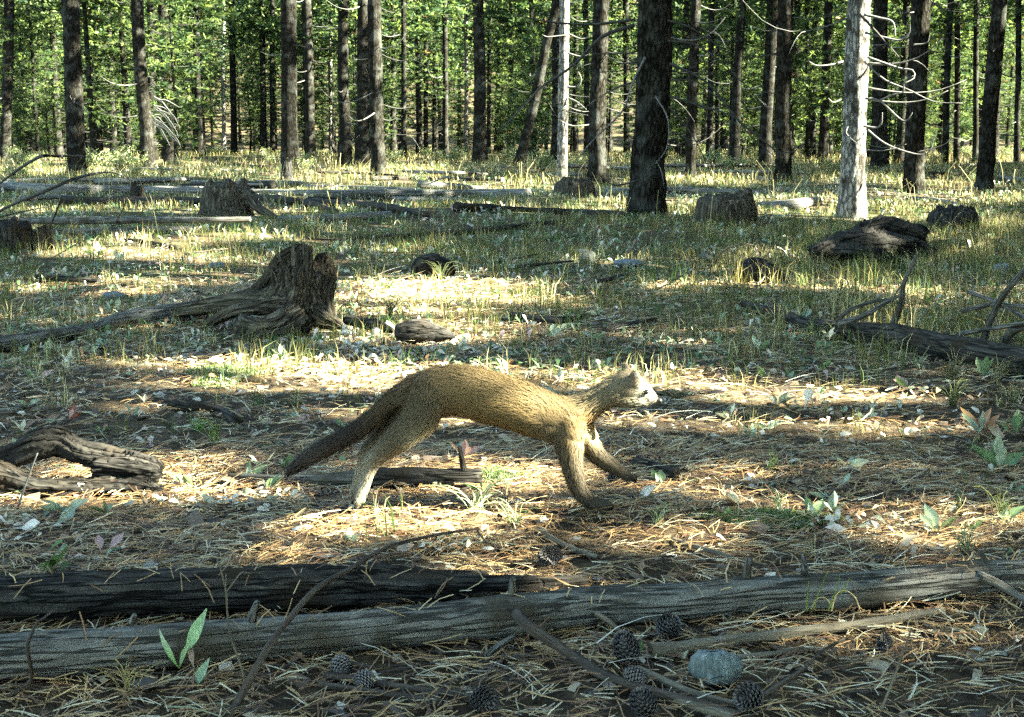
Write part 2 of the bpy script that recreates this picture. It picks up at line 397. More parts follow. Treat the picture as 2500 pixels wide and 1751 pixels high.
# in-view trunks of the photograph: base x, base y, x at y=32, width at base, width at top, bark, lit height, label
TREES = [
 (11, 392, 22, 26, 24, 'bark', 0, 'leftmost dark pine trunk cut by the left edge of the picture'),
 (188, 432, 173, 47, 42, 'bark', 0, 'thick dark pine trunk near the left, standing just behind the long grey log'),
 (358, 404, 338, 34, 30, 'bark', 1.9, 'grey pine trunk with a pale sunlit patch, third large trunk from the left'),
 (374, 396, 366, 20, 18, 'bark', 0, 'slimmer trunk touching the right side of the grey pine with the pale sunlit patch'),
 (489, 389, 478, 18, 16, 'bark', 0, 'slim dark trunk between the pair of touching trunks and the pale thin trunk'),
 (546, 372, 545, 11, 9, 'bark_pale_lit', 2.5, 'thin pale sunlit trunk in the left half of the background'),
 (572, 379, 566, 17, 15, 'bark', 0, 'mottled grey trunk directly right of the thin pale sunlit trunk'),
 (646, 381, 640, 16, 14, 'bark', 0, 'dark trunk, left one of the close pair left of the thick dark column'),
 (666, 381, 664, 13, 12, 'bark', 0, 'dark trunk, right one of the close pair left of the thick dark column'),
 (710, 418, 706, 42, 38, 'bark', 0, 'thick straight dark trunk with a burnt snag at its foot, left of the middle'),
 (759, 390, 748, 26, 22, 'bark', 0, 'grey trunk with a bright spot at its foot, right of the thick straight one'),
 (806, 380, 806, 8, 7, 'bark_pale_lit', 2, 'very thin pale trunk left of the close trio of trunks'),
 (841, 397, 840, 32, 22, 'bark', 0, 'left trunk of the close trio left of the middle'),
 (883, 407, 889, 34, 24, 'bark', 0, 'middle trunk of the close trio, the darkest one'),
 (925, 434, 916, 38, 33, 'bark', 0, 'right and nearest trunk of the close trio, mottled with light near its foot'),
 (986, 391, 984, 13, 12, 'bark', 0, 'thin trunk right of the close trio with bare whitish twigs'),
 (1023, 382, 1020, 16, 14, 'bark', 0, 'dark trunk, left one of the thin pair in the left centre'),
 (1040, 379, 1040, 12, 11, 'bark', 0, 'dark trunk, right one of the thin pair in the left centre'),
 (1088, 386, 1086, 14, 12, 'bark', 0, 'thin trunk with a sunlit right edge in the centre background'),
 (1137, 381, 1137, 10, 9, 'bark_pale_lit', 1.5, 'thin pale grey trunk left of the forked looking dark trunk'),
 (1172, 386, 1168, 34, 16, 'bark', 0, 'dark trunk that widens strongly towards its foot in the centre background'),
 (1194, 381, 1196, 10, 9, 'bark', 0, 'thin trunk hugging the right side of the widening dark trunk'),
 (1268, 416, 1358, 27, 20, 'bark', 0, 'leaning dead dark trunk tilting to the right beside the brilliant white trunk'),
 (1353, 402, 1355, 15, 12, 'bark', 0, 'thin dark trunk touching the left side of the brilliant white trunk'),
 (1371, 442, 1378, 29, 21, 'bark_pale_lit', 9, 'brilliant sunlit whitish trunk in the middle of the picture'),
 (1405, 380, 1405, 12, 11, 'bark', 0, 'thin shaded trunk just right of the brilliant white trunk'),
 (1432, 384, 1430, 14, 12, 'bark', 0, 'thin shaded trunk left of the broad grey one beside the big black trunk'),
 (1457, 448, 1467, 47, 38, 'bark', 0, 'broad grey brown trunk left of the big black foreground trunk'),
 (1530, 382, 1528, 16, 14, 'bark', 0, 'thin far trunk close to the left side of the big black trunk'),
 (1578, 527, 1592, 92, 84, 'bark', 0, 'big nearly black pine trunk right of the middle, the widest of all'),
 (1685, 432, 1697, 28, 26, 'bark', 0, 'brown trunk with light mottling, first one right of the big black trunk'),
 (1729, 396, 1738, 15, 13, 'bark', 1.5, 'slim trunk, second one right of the big black trunk'),
 (1750, 384, 1752, 11, 10, 'bark', 0, 'very slim far trunk between two lit slim trunks on the right'),
 (1790, 411, 1811, 26, 15, 'bark', 3.0, 'slightly leaning slim trunk with bright sunlit right edge on the right'),
 (1868, 411, 1883, 32, 26, 'bark', 2.5, 'left one of the close pair of trunks on the right, mottled with light'),
 (1911, 442, 1919, 42, 35, 'bark', 0, 'right one of the close pair of trunks on the right, dark and straight'),
 (1972, 391, 1971, 11, 9, 'bark', 0, 'thin far trunk between the dark pair and the white edged trunk'),
 (2008, 396, 2022, 25, 17, 'bark', 0, 'brown far trunk left of the white edged trunk'),
 (2079, 524, 2096, 66, 48, 'bark_pale_lit', 6, 'large rough barked trunk with a blazing white sunlit right side'),
 (2148, 417, 2152, 40, 32, 'bark', 0, 'dark trunk right behind the trunk with the blazing white side'),
 (2230, 468, 2247, 52, 44, 'bark', 0, 'broad brown trunk right of the trunk with the blazing white side'),
 (2306, 401, 2320, 17, 15, 'bark', 0, 'slim dark far trunk right of the broad brown trunk'),
 (2336, 396, 2338, 15, 13, 'bark', 0, 'slim grey far trunk second right of the broad brown trunk'),
 (2380, 398, 2384, 14, 12, 'bark', 0, 'slim trunk close to the left side of the leaning black trunk'),
 (2402, 457, 2440, 44, 31, 'bark', 0, 'thick black trunk leaning slightly right near the right edge'),
 (2483, 406, 2486, 15, 13, 'bark', 2.0, 'slim trunk at the right edge of the picture with a sunlit side'),
]
tree_info = []
for (xb, yb, xt, w0, w1, mat, litz, lab) in TREES:
    g = G(xb, yb); d = depth(g); dmax = .40*FPX/w0
    if d > dmax:
        s = dmax/d; g = np.array([g[0]*s, g[1]*s, 0]); d = dmax
    tree_info.append([g, d, xb, yb, xt, w0, w1, mat, litz, lab])
    if litz: VTG.append((g[0], g[1], litz+.3, w0*d/FPX*.5+.15))
tree_xy = []; cmfar = {}
for i, (g, d, xb, yb, xt, w0, w1, mat, litz, lab) in enumerate(tree_info):
    zt = P(xt, 32, g[1])
    lean = ((zt[0]-g[0])/max(zt[2], .5), 0)
    if abs(lean[0]) > .15 and i != 22: lean = (.15*np.sign(lean[0]), 0)
    r0 = w0*d/FPX/2*.93; rt = w1*d/FPX/2; H = 18.0 if i != 22 else 7.0
    slope = (rt-r0)/max(zt[2], .5); r1 = max(r0+slope*H*.5, r0*.30)
    zg = float(ht(g[0], g[1]))
    t = empty('pine_tree', (g[0], g[1], zg)); tag(t, lab, 'tree', 'pine trunks of the forest')
    link('trunk', trunk_mesh('trunk', H, r0, r1, lean, 14, 14, mat, i+1, .30, hi=d < 30), t)
    tree_xy.append((g[0], g[1]))
    rng = np.random.default_rng(100+i)
    # dead lower branches, each a part
    nb = 16 if d < 16 else (11 if d < 30 else (7 if d < 55 else 5))
    if i in (1,): nb = 5
    if i in (24, 38): nb = 4
    for b in range(nb):
        vis = CAMH+d*.098
        z = rng.uniform(.5 if d < 20 else .8, min(vis+1, 7)); az = rng.uniform(0, 2*np.pi)
        if i in (24, 38): az = rng.uniform(-.6, .6)+(math.pi if b % 4 == 0 else 0)
        L_ = rng.uniform(.35, 1.1)*(1.0 if d < 20 else 1.25)
        u = np.array([math.cos(az), math.sin(az), 0]); sag = rng.uniform(.1, .45); up = rng.uniform(0, .5)
        s = np.linspace(0, 1, 6); bend = rng.normal()*.25
        q = np.array([-u[1], u[0], 0])
        path = np.array([lean[0]*z, 0, z])+u*(r0*.7)+np.outer(s*L_, u)+np.outer(bend*s**2*L_, q)
        path[:, 2] += -sag*L_*s+(sag+up*.6)*L_*s**3
        rb = rng.uniform(.006, .013)*(1.0 if d < 20 else d/22)
        rb = min(rb, .03)
        o = branch_part(t, path, rb, rb*.25, 'deadbranch' if (mat == 'bark_pale_lit' or rng.random() < .45) else 'darkbranch', seed=b+i*31, sides=4, n=9)
        if d < 30 and rng.random() < .7:
            k = rng.integers(2, 5); tip = path[k]
            p2 = tip+np.outer(s*L_*.4, u*.6+q*rng.choice([-1, 1])*.7); p2[:, 2] += .25*L_*s**2*rng.choice([-1, 1])
            branch_part(o, p2, rb*.5, rb*.2, 'deadbranch', 'twig', seed=b, sides=3, n=6)
    if i != 22:
        h0 = max(4.2, CAMH+d*.11+.4) if d < 32 else rng.uniform(3.0, 5.0)
        if d > 52: h0 = rng.uniform(1.8, 3.6)
        c, dd, br = crown_pts(rng, h0, 12.8 if d > 32 else 18, 1.75, 85 if d < 32 else 95, .19, .2)
        c[:, 0] += lean[0]*c[:, 2]
        wc = c+np.array([g[0], g[1], zg]); keep = ~lit(wc)
        if litz > 0: keep &= True
        c = c[keep]; dd = dd[keep]
        if d < 32: cm = crown_mesh(rng, c, dd, 4, .26, .075, 'crown')
        else: cm = crown_mesh(rng, c, dd, 8, .15, .027, 'crown') if d < 55 else None
        if cm is None: cm = cmfar.setdefault(i % 3, crown_mesh(rng, c, dd, 7, .16, .034, 'crown'))
        link('crown', cm, t)
        if d >= 14 and d < 80 and litz < 5:
            c, dd, br = crown_pts(rng, 6.2, 19, 2.7, 120, .30, .12); c[:, 0] += lean[0]*c[:, 2]
            keep = ~lit(c+np.array([g[0], g[1], zg])); link('upper_crown', crown_mesh(rng, c[keep], dd[keep], 4, .36, .12, 'upper_crown'), t)

# photographed branches on the big black trunk and the white edged trunk
def pxbranch(ti, pts, Y, r0, r1, mat, seed=0, n=16):
    """a branch on tree ti; pts are photo pixels, Y the distance(s)"""
    path = [P(px, py, Y if np.isscalar(Y) else Y[k]) for k, (px, py) in enumerate(pts)]
    par = tree_obj[ti]
    branch_part(par, np.array(path), r0, r1, mat, origin=tuple(par.location), seed=seed, n=n)
tree_obj = [o for o in COL.objects if o.name.startswith('pine_tree')]
tree_obj.sort(key=lambda o: (0 if o.name == 'pine_tree' else int(o.name.split('.')[1])))
YB = tree_info[29][0][1]; YW = tree_info[38][0][1]; YM = tree_info[24][0][1]
for k, (pts, r) in enumerate([
    ([(1550, 48), (1440, 60), (1330, 52), (1255, 35)], .016), ([(1548, 62), (1470, 90), (1400, 160), (1320, 215), (1250, 290), (1215, 325)], .02),
    ([(1550, 130), (1480, 132), (1420, 128)], .009), ([(1548, 200), (1500, 218), (1445, 250), (1390, 300)], .010),
    ([(1575, 140), (1545, 200), (1520, 270), (1450, 340), (1400, 400)], .014), ([(1630, 50), (1690, 70), (1760, 120), (1800, 190)], .010),
    ([(1635, 155), (1725, 201), (1800, 291), (1860, 340), (1911, 376), (1960, 358)], .014), ([(1635, 235), (1700, 255), (1790, 285), (1830, 330), (1900, 390)], .012),
    ([(1632, 260), (1690, 330), (1725, 400), (1735, 430)], .009), ([(1630, 100), (1700, 110), (1770, 160), (1830, 215), (1900, 230)], .010),
    ([(1600, 235), (1630, 290), (1628, 360), (1600, 400)], .010), ([(1595, 380), (1615, 420), (1622, 460)], .008), ([(1560, 440), (1500, 452), (1455, 420), (1430, 390)], .010),
    ([(1640, 320), (1680, 340), (1730, 352), (1800, 360)], .007), ([(1636, 195), (1700, 200), (1760, 240), (1850, 250)], .008)]):
    pxbranch(29, pts, [YB-.12-.06*j for j in range(len(pts))], r, r*.3, 'darkbranch' if k not in (4, 10, 11) else 'deadbranch', k)
for k, (pts, r) in enumerate([
    ([(2110, 36), (2150, 45), (2180, 55), (2186, 90)], .016), ([(2112, 80), (2160, 92), (2200, 98), (2220, 80), (2222, 60)], .013), ([(2118, 140), (2160, 155), (2200, 168), (2228, 172), (2232, 190), (2205, 205)], .014),
    ([(2112, 240), (2150, 248), (2190, 285), (2212, 296), (2228, 275)], .014), ([(2150, 245), (2180, 232), (2205, 225), (2208, 200), (2230, 185)], .010),
    ([(2108, 308), (2140, 312), (2152, 300), (2154, 275)], .013), ([(2115, 315), (2160, 350), (2210, 370), (2250, 378), (2270, 370), (2284, 328)], .011),
    ([(2115, 366), (2150, 368), (2190, 362), (2212, 352)], .008), ([(2058, 150), (2030, 158), (1995, 160), (1975, 150)], .012), ([(2056, 242), (2035, 250), (2022, 240)], .010),
    ([(2072, 305), (2066, 325), (2085, 345), (2110, 360)], .009), ([(2100, 35), (2150, 90), (2195, 140)], .015), ([(2110, 150), (2160, 195), (2220, 220), (2280, 248), (2350, 252)], .010),
    ([(2240, 372), (2280, 362), (2310, 350), (2324, 328)], .007), ([(2230, 110), (2262, 105), (2270, 85)], .009)]):
    pxbranch(38, pts, [YW-.18-.04*j for j in range(len(pts))], r, r*.35, 'deadbranch' if k not in (11,) else 'darkbranch', k)
for k, (pts, r) in enumerate([([(1385, 212), (1410, 212), (1419, 195), (1412, 175)], .022), ([(1388, 240), (1410, 250), (1432, 268)], .024), ([(1382, 86), (1340, 90), (1325, 86)], .016),
                              ([(1386, 130), (1420, 138), (1450, 128)], .018), ([(1386, 82), (1420, 95), (1445, 88)], .016)]):
    pxbranch(24, pts, [YM-.12-.05*j for j in range(len(pts))], r, r*.35, 'deadbranch', k)
# white bare twigs beside the grey pine with the pale patch
Y3 = tree_info[2][0][1]
rng = np.random.default_rng(9)
for k in range(16):
    x0 = 375; y0 = 235+rng.random()*75; x1 = x0+rng.uniform(20, 62); y1 = y0+rng.uniform(10, 60)
    pxbranch(2, [(x0, y0), ((x0+x1)/2, (y0+y1)/2-8), (x1, y1), (x1+8, y1+rng.uniform(-6, 22))], Y3-.4, .018, .008, 'deadbranch', k)

# ------------------------------------------------------------------ the forest behind, crowns and trunks
rng = np.random.default_rng(42)
CV = []
for v in range(5):
    r = np.random.default_rng(200+v)
    c, dd, br = crown_pts(r, 1.5 if v < 3 else 2.6, 12.5, 1.7, 150, .14, .15)
    cm = crown_mesh(r, c, dd, 13, .14, .019, 'crown')
    c, dd, _b = crown_pts(r, 5.5, 13.0, 2.5, 90, .28, .12)
    cu = crown_mesh(r, c, dd, 4, .36, .12, 'upper_crown')
    mb = MB()
    for (h, d, Lb) in br[:70]:
        s = np.array([0, .5, 1.0]); p = np.outer(s*Lb, d); p[:, 2] += h+.10*s**2*Lb
        V, Q, T, gcv = tube(p, [.018, .012, .006], sides=3, caps=False); mb.add(V, Q, T, gcv)
    for q in range(34):      # bare dead branches under the crown
        h = r.uniform(.6, 4.5); az = r.random()*6.28; L_ = r.uniform(.4, 1.2); s = np.linspace(0, 1, 4)
        p = np.outer(s*L_, (math.cos(az), math.sin(az), -.25)); p[:, 2] += h+.3*L_*s**2
        V, Q, T, gcv = tube(p, [.016, .012, .009, .005], sides=3, caps=False); mb.add(V, Q, T, gcv)
    bm_ = mb.mesh('branches', M['darkbranch'])
    tm = trunk_mesh('trunk', 12.2, .13+.02*v, .05, (r.normal()*.012, r.normal()*.012), 9, 11, 'bark', 50+v)
    CV.append((tm, cm, bm_, cu))
n_far = 0; placed = list(tree_xy)
tries = 0
while n_far < 235 and tries < 20000:
    tries += 1
    y = 36+(112-36)*rng.random()**.8; x = rng.uniform(-1, 1)*(.40*y+3)
    if y < 52 and rng.random() < .45: continue
    if min((x-a)**2+(y-b)**2 for a, b in placed) < (1.3 if y > 60 else 2.0)**2: continue
    # keep the sight lines of the photographed trunks clear in front of them
    blocked = False
    for (g, d, *_r) in tree_info:
        if y < g[1] and abs(x/y-g[0]/g[1]) < .010: blocked = True; break
    if blocked: continue
    placed.append((x, y)); n_far += 1
    s = rng.uniform(.75, 1.25); v = CV[rng.integers(0, 5)]
    t = empty('pine_tree', (x, y, float(ht(x, y))), rng.random()*6.28); t.scale = (s*rng.uniform(.7, 1.2), s*rng.uniform(.7, 1.2), s)
    tag(t, 'slender dark trunk with green crown, one of the many deep in the forest behind', 'tree', 'slender pines deep in the forest')
    link('trunk', v[0], t); link('crown', v[1], t); tag(link('branches', v[2], t), kind='stuff'); link('upper_crown', v[3], t)

# young pines with low foliage
SV = []
for v in range(4):
    r = np.random.default_rng(300+v)
    c, dd, br = crown_pts(r, .35, 3.4, .85, 80, .085, .1, .15)
    SV.append((trunk_mesh('stem', 3.5, .035, .008, (0, 0), 6, 8, 'bark', v, .2), crown_mesh(r, c, dd, 9, .12, .022, 'foliage')))
k = 0; tries = 0
while k < 70 and tries < 9000:
    tries += 1
    y = rng.uniform(40, 82); x = rng.uniform(-1, 1)*(.40*y)
    if min((x-a)**2+(y-b)**2 for a, b in placed) < .7: continue
    if any(y < g[1] and abs(x/y-g[0]/g[1]) < .014 for (g, *_r) in tree_info): continue
    placed.append((x, y)); k += 1; s = rng.uniform(.7, 2.2); v = SV[rng.integers(0, 4)]
    t = empty('young_pine', (x, y, float(ht(x, y))), rng.random()*6.28); t.scale = (s, s, s)
    tag(t, 'bushy bright green young pine between the background trunks', 'young tree', 'young pines in the undergrowth')
    link('stem', v[0], t); link('foliage', v[1], t)

# far off wood that reads as one mass
rng = np.random.default_rng(77)
N = 15000
az = rng.uniform(-.62, .62, N); R = rng.uniform(113, 150, N); Z = rng.random(N)*24
clx = np.sin(az*70+R*.4)*.8
c = np.stack([R*np.sin(az)+clx, R*np.cos(az), Z+ht(R*np.sin(az), R*np.cos(az))*.8], 1)
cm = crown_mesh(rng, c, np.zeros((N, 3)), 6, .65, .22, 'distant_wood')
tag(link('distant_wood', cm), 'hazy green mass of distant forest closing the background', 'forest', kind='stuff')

# ------------------------------------------------------------------ pines out of frame that shade the clearing
rng = np.random.default_rng(17)
offs = []
def try_off(x, y, mind):
    if any((x-a)**2+(y-b)**2 < mind**2 for a, b in offs): return False
    # trunks must not stand in the sun of the brightly lit trunks
    s2 = SUN[:2]/np.linalg.norm(SUN[:2])
    for (tx, ty, z, r) in VTG:
        dx = x-tx; dy = y-ty; al = dx*s2[0]+dy*s2[1]; pe = abs(-dx*s2[1]+dy*s2[0])
        if pe < (.42 if z > 5 else .35) and 0 < al < (27 if z > 5 else 10): return False
    for p in PTG_P:
        dx = x-p[0]; dy = y-p[1]; al = dx*s2[0]+dy*s2[1]; pe = abs(-dx*s2[1]+dy*s2[0])
        if pe < .22 and 0 < al < 18: return False
    for (gx, gy, ga, gb) in GAPS[:8]:
        dx = x-gx; dy = y-gy; al = dx*s2[0]+dy*s2[1]; pe = abs(-dx*s2[1]+dy*s2[0])
        if pe < .12 and 0 < al < 20: return False
    offs.append((x, y)); return True
OT = [trunk_mesh('trunk', 13, .15, .06, (0, 0), 10, 10, 'bark', 400+v) for v in range(3)]
cnt = 0
for q in range(6000):
    y = rng.uniform(-11, 44); x = rng.uniform(1.8+.42*max(y, 0), 27+.42*max(y, 0))
    if x < 3.0 and y < 6: continue
    if cnt >= 195: break
    if not try_off(x, y, 2.25): continue
    cnt += 1
    t = empty('pine_tree', (x, y, float(ht(x, y)))); tag(t, 'pine standing outside the picture to the right that shades the clearing', 'tree', 'pines out of frame')
    link('trunk', OT[cnt % 3], t).scale = (1, 1, 1.4 if y > 8 else 1)
    r = np.random.default_rng(600+cnt)
    tall = 1.42 if y > 8 else 1.0; c, dd, br = crown_pts(r, r.uniform(2.4, 4.0), 13.6*tall, 2.7, int(88*tall), .31, .10)
    wc = c+np.array([x, y, 0]); kp = ~lit(wc); sp = (~kp) & (r.random(len(c)) < .10) & ~lit(wc, .1, True)
    me = crown_mesh(r, c[kp], dd[kp], 3, .37, .155, 'crown')
    link('crown', me, t)
    if sp.sum() > 3: link('sprigs', crown_mesh(r, c[sp], dd[sp], 4, .11, .05, 'sprigs'), t)
for (x, y) in [(-6, -5), (-9, -1), (-11, 5), (-8, -9), (-3.5, -11), (-13, 12), (-15, 1), (-14, 18), (-17, 24), (-19, 31), (-12, 10), (1, -14), (-17, 9), (-20, 17), (-10.5, 15.5), (-13.5, 22), (-16, 29), (-5, -3), (-4, -7), (-7.5, -7), (-2, -6.5), (2.5, -7), (-1, -10), (-6.5, 1.5), (-7, 5), (-8, 8.5), (-10, -6), (4.5, -5), (-9.5, 2.5), (-4.8, .2), (0.5, -4.8)]:
    t = empty('pine_tree', (x, y, float(ht(x, y)))); tag(t, 'pine standing outside the picture to the left or behind the camera', 'tree', 'pines out of frame')
    v = CV[abs(int(x*3+y)) % 5]; link('trunk', v[0], t); link('crown', v[3], t)

# ------------------------------------------------------------------ fallen logs and sticks
def ground_at(x, y): return float(ht(x, y))
LOGS = []
def log_px(name, pts, mat, label, cat='log', group=None, lift=0.0, sides=28, n=None, rmul=1.0, knots=(), grounded=True, parts=True, kr=1.0, **kw):
    """pts: (px, py of the centre line, thickness in px [, lift])"""
    path = []; rad = []
    if pts[0][1] < 600: rmul = rmul*1.2
    for p in pts:
        px, py, th = p[:3]; lf = p[3] if len(p) > 3 else lift
        z = 0.03
        for _ in range(6):
            c = G(px, py, z); r = th*.5*depth(c)/FPX*rmul; z = r*.85+lf+ground_at(c[0], c[1])
        path.append(c); rad.append(r)
    pa = np.array(path); o_ = np.argsort(pa[:, 0]); LOGS.append((pa[o_, 0], pa[o_, 1], float(np.mean(rad)), pa[o_, 2], np.array(rad)[o_]))
    org = path[len(path)//2].copy(); org[2] = ground_at(org[0], org[1])
    mb = MB(); L = sum(np.linalg.norm(path[i+1]-path[i]) for i in range(len(path)-1)); rm = np.mean(rad)
    n = n or int(min(200, max(14, L/(rm*.5))))
    add_tube(mb, path, rad, sides=sides, n=n, **kw)
    o = link(name, mb.mesh(name, M[mat], origin=org), None, org)
    tag(o, label, cat, group)
    for (kx, ky, ex, ey, lf, kr_) in knots:      # branch stubs: start px, end px, rise toward camera
        a = P(kx, ky, None or path_y(path, kx)); b = P(ex, ey, path_y(path, kx)-lf)
        branch_part(o, [a, (a+b)/2+np.array([0, 0, .002]), b], kr_, kr_*.55, mat, 'branch_stub', origin=org, seed=int(kx), sides=8, n=7)
    return o
def path_y(path, px):
    best = min(path, key=lambda c: abs(px-(1250+FPX*c[0]/depth(c)))); return float(best[1])

front = log_px('log', [(-160, 1618, 122), (0, 1606, 118), (420, 1576, 112), (850, 1542, 100), (1060, 1521, 106), (1248, 1502, 110), (1460, 1481, 100), (1650, 1474, 97), (1830, 1455, 96), (2100, 1440, 92), (2300, 1420, 88), (2370, 1412, 92), (2500, 1406, 78), (2680, 1398, 72)],
       'pole', 'long smooth grey log lying right across the foreground, nearest to the camera', sides=52, n=380, rough=.06, groove=.10, kg=22, ks=1.6, bump=.05, seed=2,
       knots=[(615, 1515, 628, 1470, .01, .007), (1250, 1450, 1252, 1412, .01, .006), (1822, 1412, 1830, 1362, -.01, .008), (325, 1522, 330, 1500, .0, .006), (2408, 1380, 2392, 1345, -.01, .006), (1965, 1400, 1962, 1362, -.03, .006)])
log_px('log', [(-150, 1470, 120), (0, 1464, 118), (300, 1452, 124), (640, 1440, 118), (850, 1432, 112), (1000, 1430, 96), (1130, 1436, 66), (1300, 1428, 48), (1415, 1422, 38)],
       'rotten', 'dark cracked rotten log lying directly behind the long smooth foreground log', sides=44, n=300, rough=.12, groove=.16, kg=15, ks=1.6, bump=.10, seed=5, jag=1.2)
log_px('rotten_slab', [(900, 1398, 26), (1000, 1402, 34), (1090, 1402, 30), (1180, 1400, 14)], 'rotten', 'splintered brown slab of rotten wood on top of the dark log behind the foreground log', 'wood slab', sides=16, rough=.3, groove=.2, jag=2.5, seed=8, lift=.012)
log_px('log', [(915, 1164, 50), (1000, 1166, 50), (1100, 1168, 46), (1166, 1166, 44)], 'rotten', 'short cracked grey piece of log behind the hind feet of the running animal', sides=26, n=60, rough=.12, groove=.2, kg=11, ks=2, jag=.8, seed=9,
       knots=[(1132, 1150, 1122, 1090, .0, .008)])
log_px('stick', [(560, 1164, 18), (640, 1170, 24), (740, 1170, 26), (830, 1172, 38), (930, 1170, 36)], 'pole', 'thin grey weathered stick tapering away to the left under the tail', 'stick', sides=14, rough=.12, seed=10)
log_px('stick', [(408, 975, 24), (445, 990, 26), (500, 996, 22), (545, 1005, 20), (572, 1026, 26), (590, 1030, 12)], 'rotten', 'curved knotty piece of root wood lying left of the sunny patch', 'stick', sides=16, rough=.2, groove=.15, seed=11)
log_px('log', [(-100, 852, 44), (0, 841, 42), (120, 822, 36), (230, 802, 30), (300, 780, 40), (448, 764, 50), (560, 752, 50), (650, 735, 50)], 'pole', 'smooth grey fallen trunk running from the left edge up to the twisted stump', sides=30, n=200, rough=.08, groove=.10, seed=12)
log_px('log', [(86, 678, 16), (150, 682, 18), (240, 688, 16)], 'rotten', 'short dark stick shaped log lying in leaves at the left, above the grey fallen trunk', sides=12, rough=.15, seed=13)
log_px('log', [(1815, 742, 20), (1880, 764, 28), (1956, 788, 34), (2030, 802, 42), (2109, 812, 52), (2200, 824, 66), (2290, 845, 74), (2400, 866, 80), (2500, 884, 82), (2680, 915, 86)], 'rotten', 'thick grey fallen log with upright dead limbs at the right edge', sides=34, n=180, rough=.08, groove=.12, seed=14)
LG = 'long fallen poles lying across the middle distance'
log_px('log', [(-60, 456, 22), (0, 457, 24), (131, 464, 24), (318, 467, 20), (500, 471, 18), (633, 471, 16), (790, 473, 17), (1050, 473, 17), (1168, 472, 16), (1290, 470, 16)], 'farlog', 'very long pale grey fallen pole reaching from the left edge past the middle', sides=18, rough=.06, seed=20, n=160, group=LG)
log_px('log', [(440, 456, 12), (560, 452, 16), (667, 452, 17)], 'rotten', 'short dark fallen pole just behind the wide sawn stump on the left', sides=12, rough=.1, seed=21, group=LG)
log_px('log', [(745, 456, 10), (900, 460, 10), (1010, 463, 8)], 'farlog', 'thin brownish pole behind the very long pale pole, left of the middle', sides=10, rough=.1, seed=22, group=LG)
log_px('log', [(1022, 450, 17), (1100, 455, 14), (1190, 463, 9)], 'farlog', 'tapering pale pole resting on the long pale pole near its right end', sides=12, rough=.1, seed=23, group=LG)
log_px('log', [(633, 481, 14), (700, 490, 18), (758, 499, 16), (821, 517, 12)], 'rotten', 'dark sloping rotten log right of the wide sawn stump', sides=14, rough=.15, seed=24, group=LG)
log_px('log', [(750, 492, 16), (850, 500, 20), (933, 505, 18), (1045, 524, 12)], 'rotten', 'dark rotten log in the middle distance, lying in the shade below the long pale pole', sides=14, rough=.15, seed=25, group=LG)
log_px('log', [(680, 536, 13), (800, 532, 14), (954, 525, 17)], 'farlog', 'medium grey pole with a blunt right end below the dark rotten logs', sides=14, rough=.08, seed=26, group=LG)
log_px('log', [(11, 539, 8), (152, 539, 16), (327, 537, 15), (500, 537, 12), (612, 536, 11)], 'pole', 'straight grey pole with short limb stubs, raised a little in front of the wide stump', sides=14, rough=.06, seed=27, group=LG, lift=.10)
log_px('log', [(125, 570, 18), (305, 566, 20), (420, 562, 16), (490, 559, 13)], 'pole', 'grey pole just below the raised straight pole at the left', sides=14, rough=.08, seed=28, group=LG)
log_px('log', [(1115, 506, 22), (1180, 507, 16), (1263, 511, 12), (1407, 518, 14), (1522, 526, 16)], 'rotten', 'low mossy log leading to the foot of the big black trunk', sides=14, rough=.2, seed=29, group=LG)
log_px('log', [(868, 581, 6), (1024, 573, 9), (1168, 563, 12), (1323, 546, 10), (1378, 541, 7)], 'rotten', 'thin dark pole rising gently to the right in the shaded middle distance', sides=12, rough=.12, seed=30, group=LG)
log_px('log', [(305, 585, 8), (360, 592, 9), (430, 604, 8)], 'rotten', 'thin dark limb lying under the lowest pole at the left', sides=10, rough=.1, seed=31, group=LG)
log_px('log', [(1252, 772, 20), (1310, 780, 22), (1368, 784, 20), (1420, 772, 9)], 'rotten', 'short dark piece of branch wood in the grass above the animal\'s back', 'log', sides=14, rough=.2, jag=.6, seed=32)
log_px('stick', [(1478, 808, 16), (1530, 794, 16), (1600, 780, 10)], 'rotten', 'short brown stick rising to the right above the head of the animal', 'stick', sides=12, rough=.15, seed=33)
log_px('log', [(1444, 692, 10), (1500, 680, 15), (1548, 668, 12)], 'rotten', 'dark short log under the mossy stones right of the middle', sides=12, rough=.2, seed=34)
log_px('log', [(1850, 498, 10), (1920, 500, 22), (2000, 492, 20)], 'farlog', 'pale mottled log lying left of the foot of the white edged trunk', sides=14, rough=.2, seed=35)
log_px('log', [(1560, 435, 6), (1690, 431, 7), (1800, 428, 7), (1870, 438, 8)], 'farlog', 'thin pale pole behind the square stump on the right', sides=10, seed=36, group=LG)
log_px('log', [(1480, 465, 10), (1530, 466, 13)], 'farlog', 'short grey log end touching the left foot of the big black trunk', sides=12, rough=.2, seed=37)
log_px('log', [(230, 378, 5), (300, 384, 6), (345, 390, 5)], 'farlog', 'bright sunlit pole far back at the left', sides=8, seed=38, group=LG)
log_px('log', [(500, 398, 5), (540, 402, 8), (600, 405, 7), (660, 408, 6)], 'rotten', 'dark pole far back, left of the thick straight trunk', sides=8, seed=39, group=LG)
log_px('log', [(1030, 396, 7), (1075, 404, 6)], 'rotten', 'short far log in the grass behind the long pale pole', sides=8, seed=40, group=LG)
log_px('log', [(2215, 482, 8), (2300, 492, 12), (2360, 505, 8)], 'farlog', 'thin pale pole slanting behind the low black stump', sides=10, seed=41, group=LG)
log_px('log', [(2440, 432, 8), (2500, 442, 12), (2600, 455, 14)], 'farlog', 'grey pole entering from the right edge behind the black leaning trunk', sides=10, seed=42, group=LG)
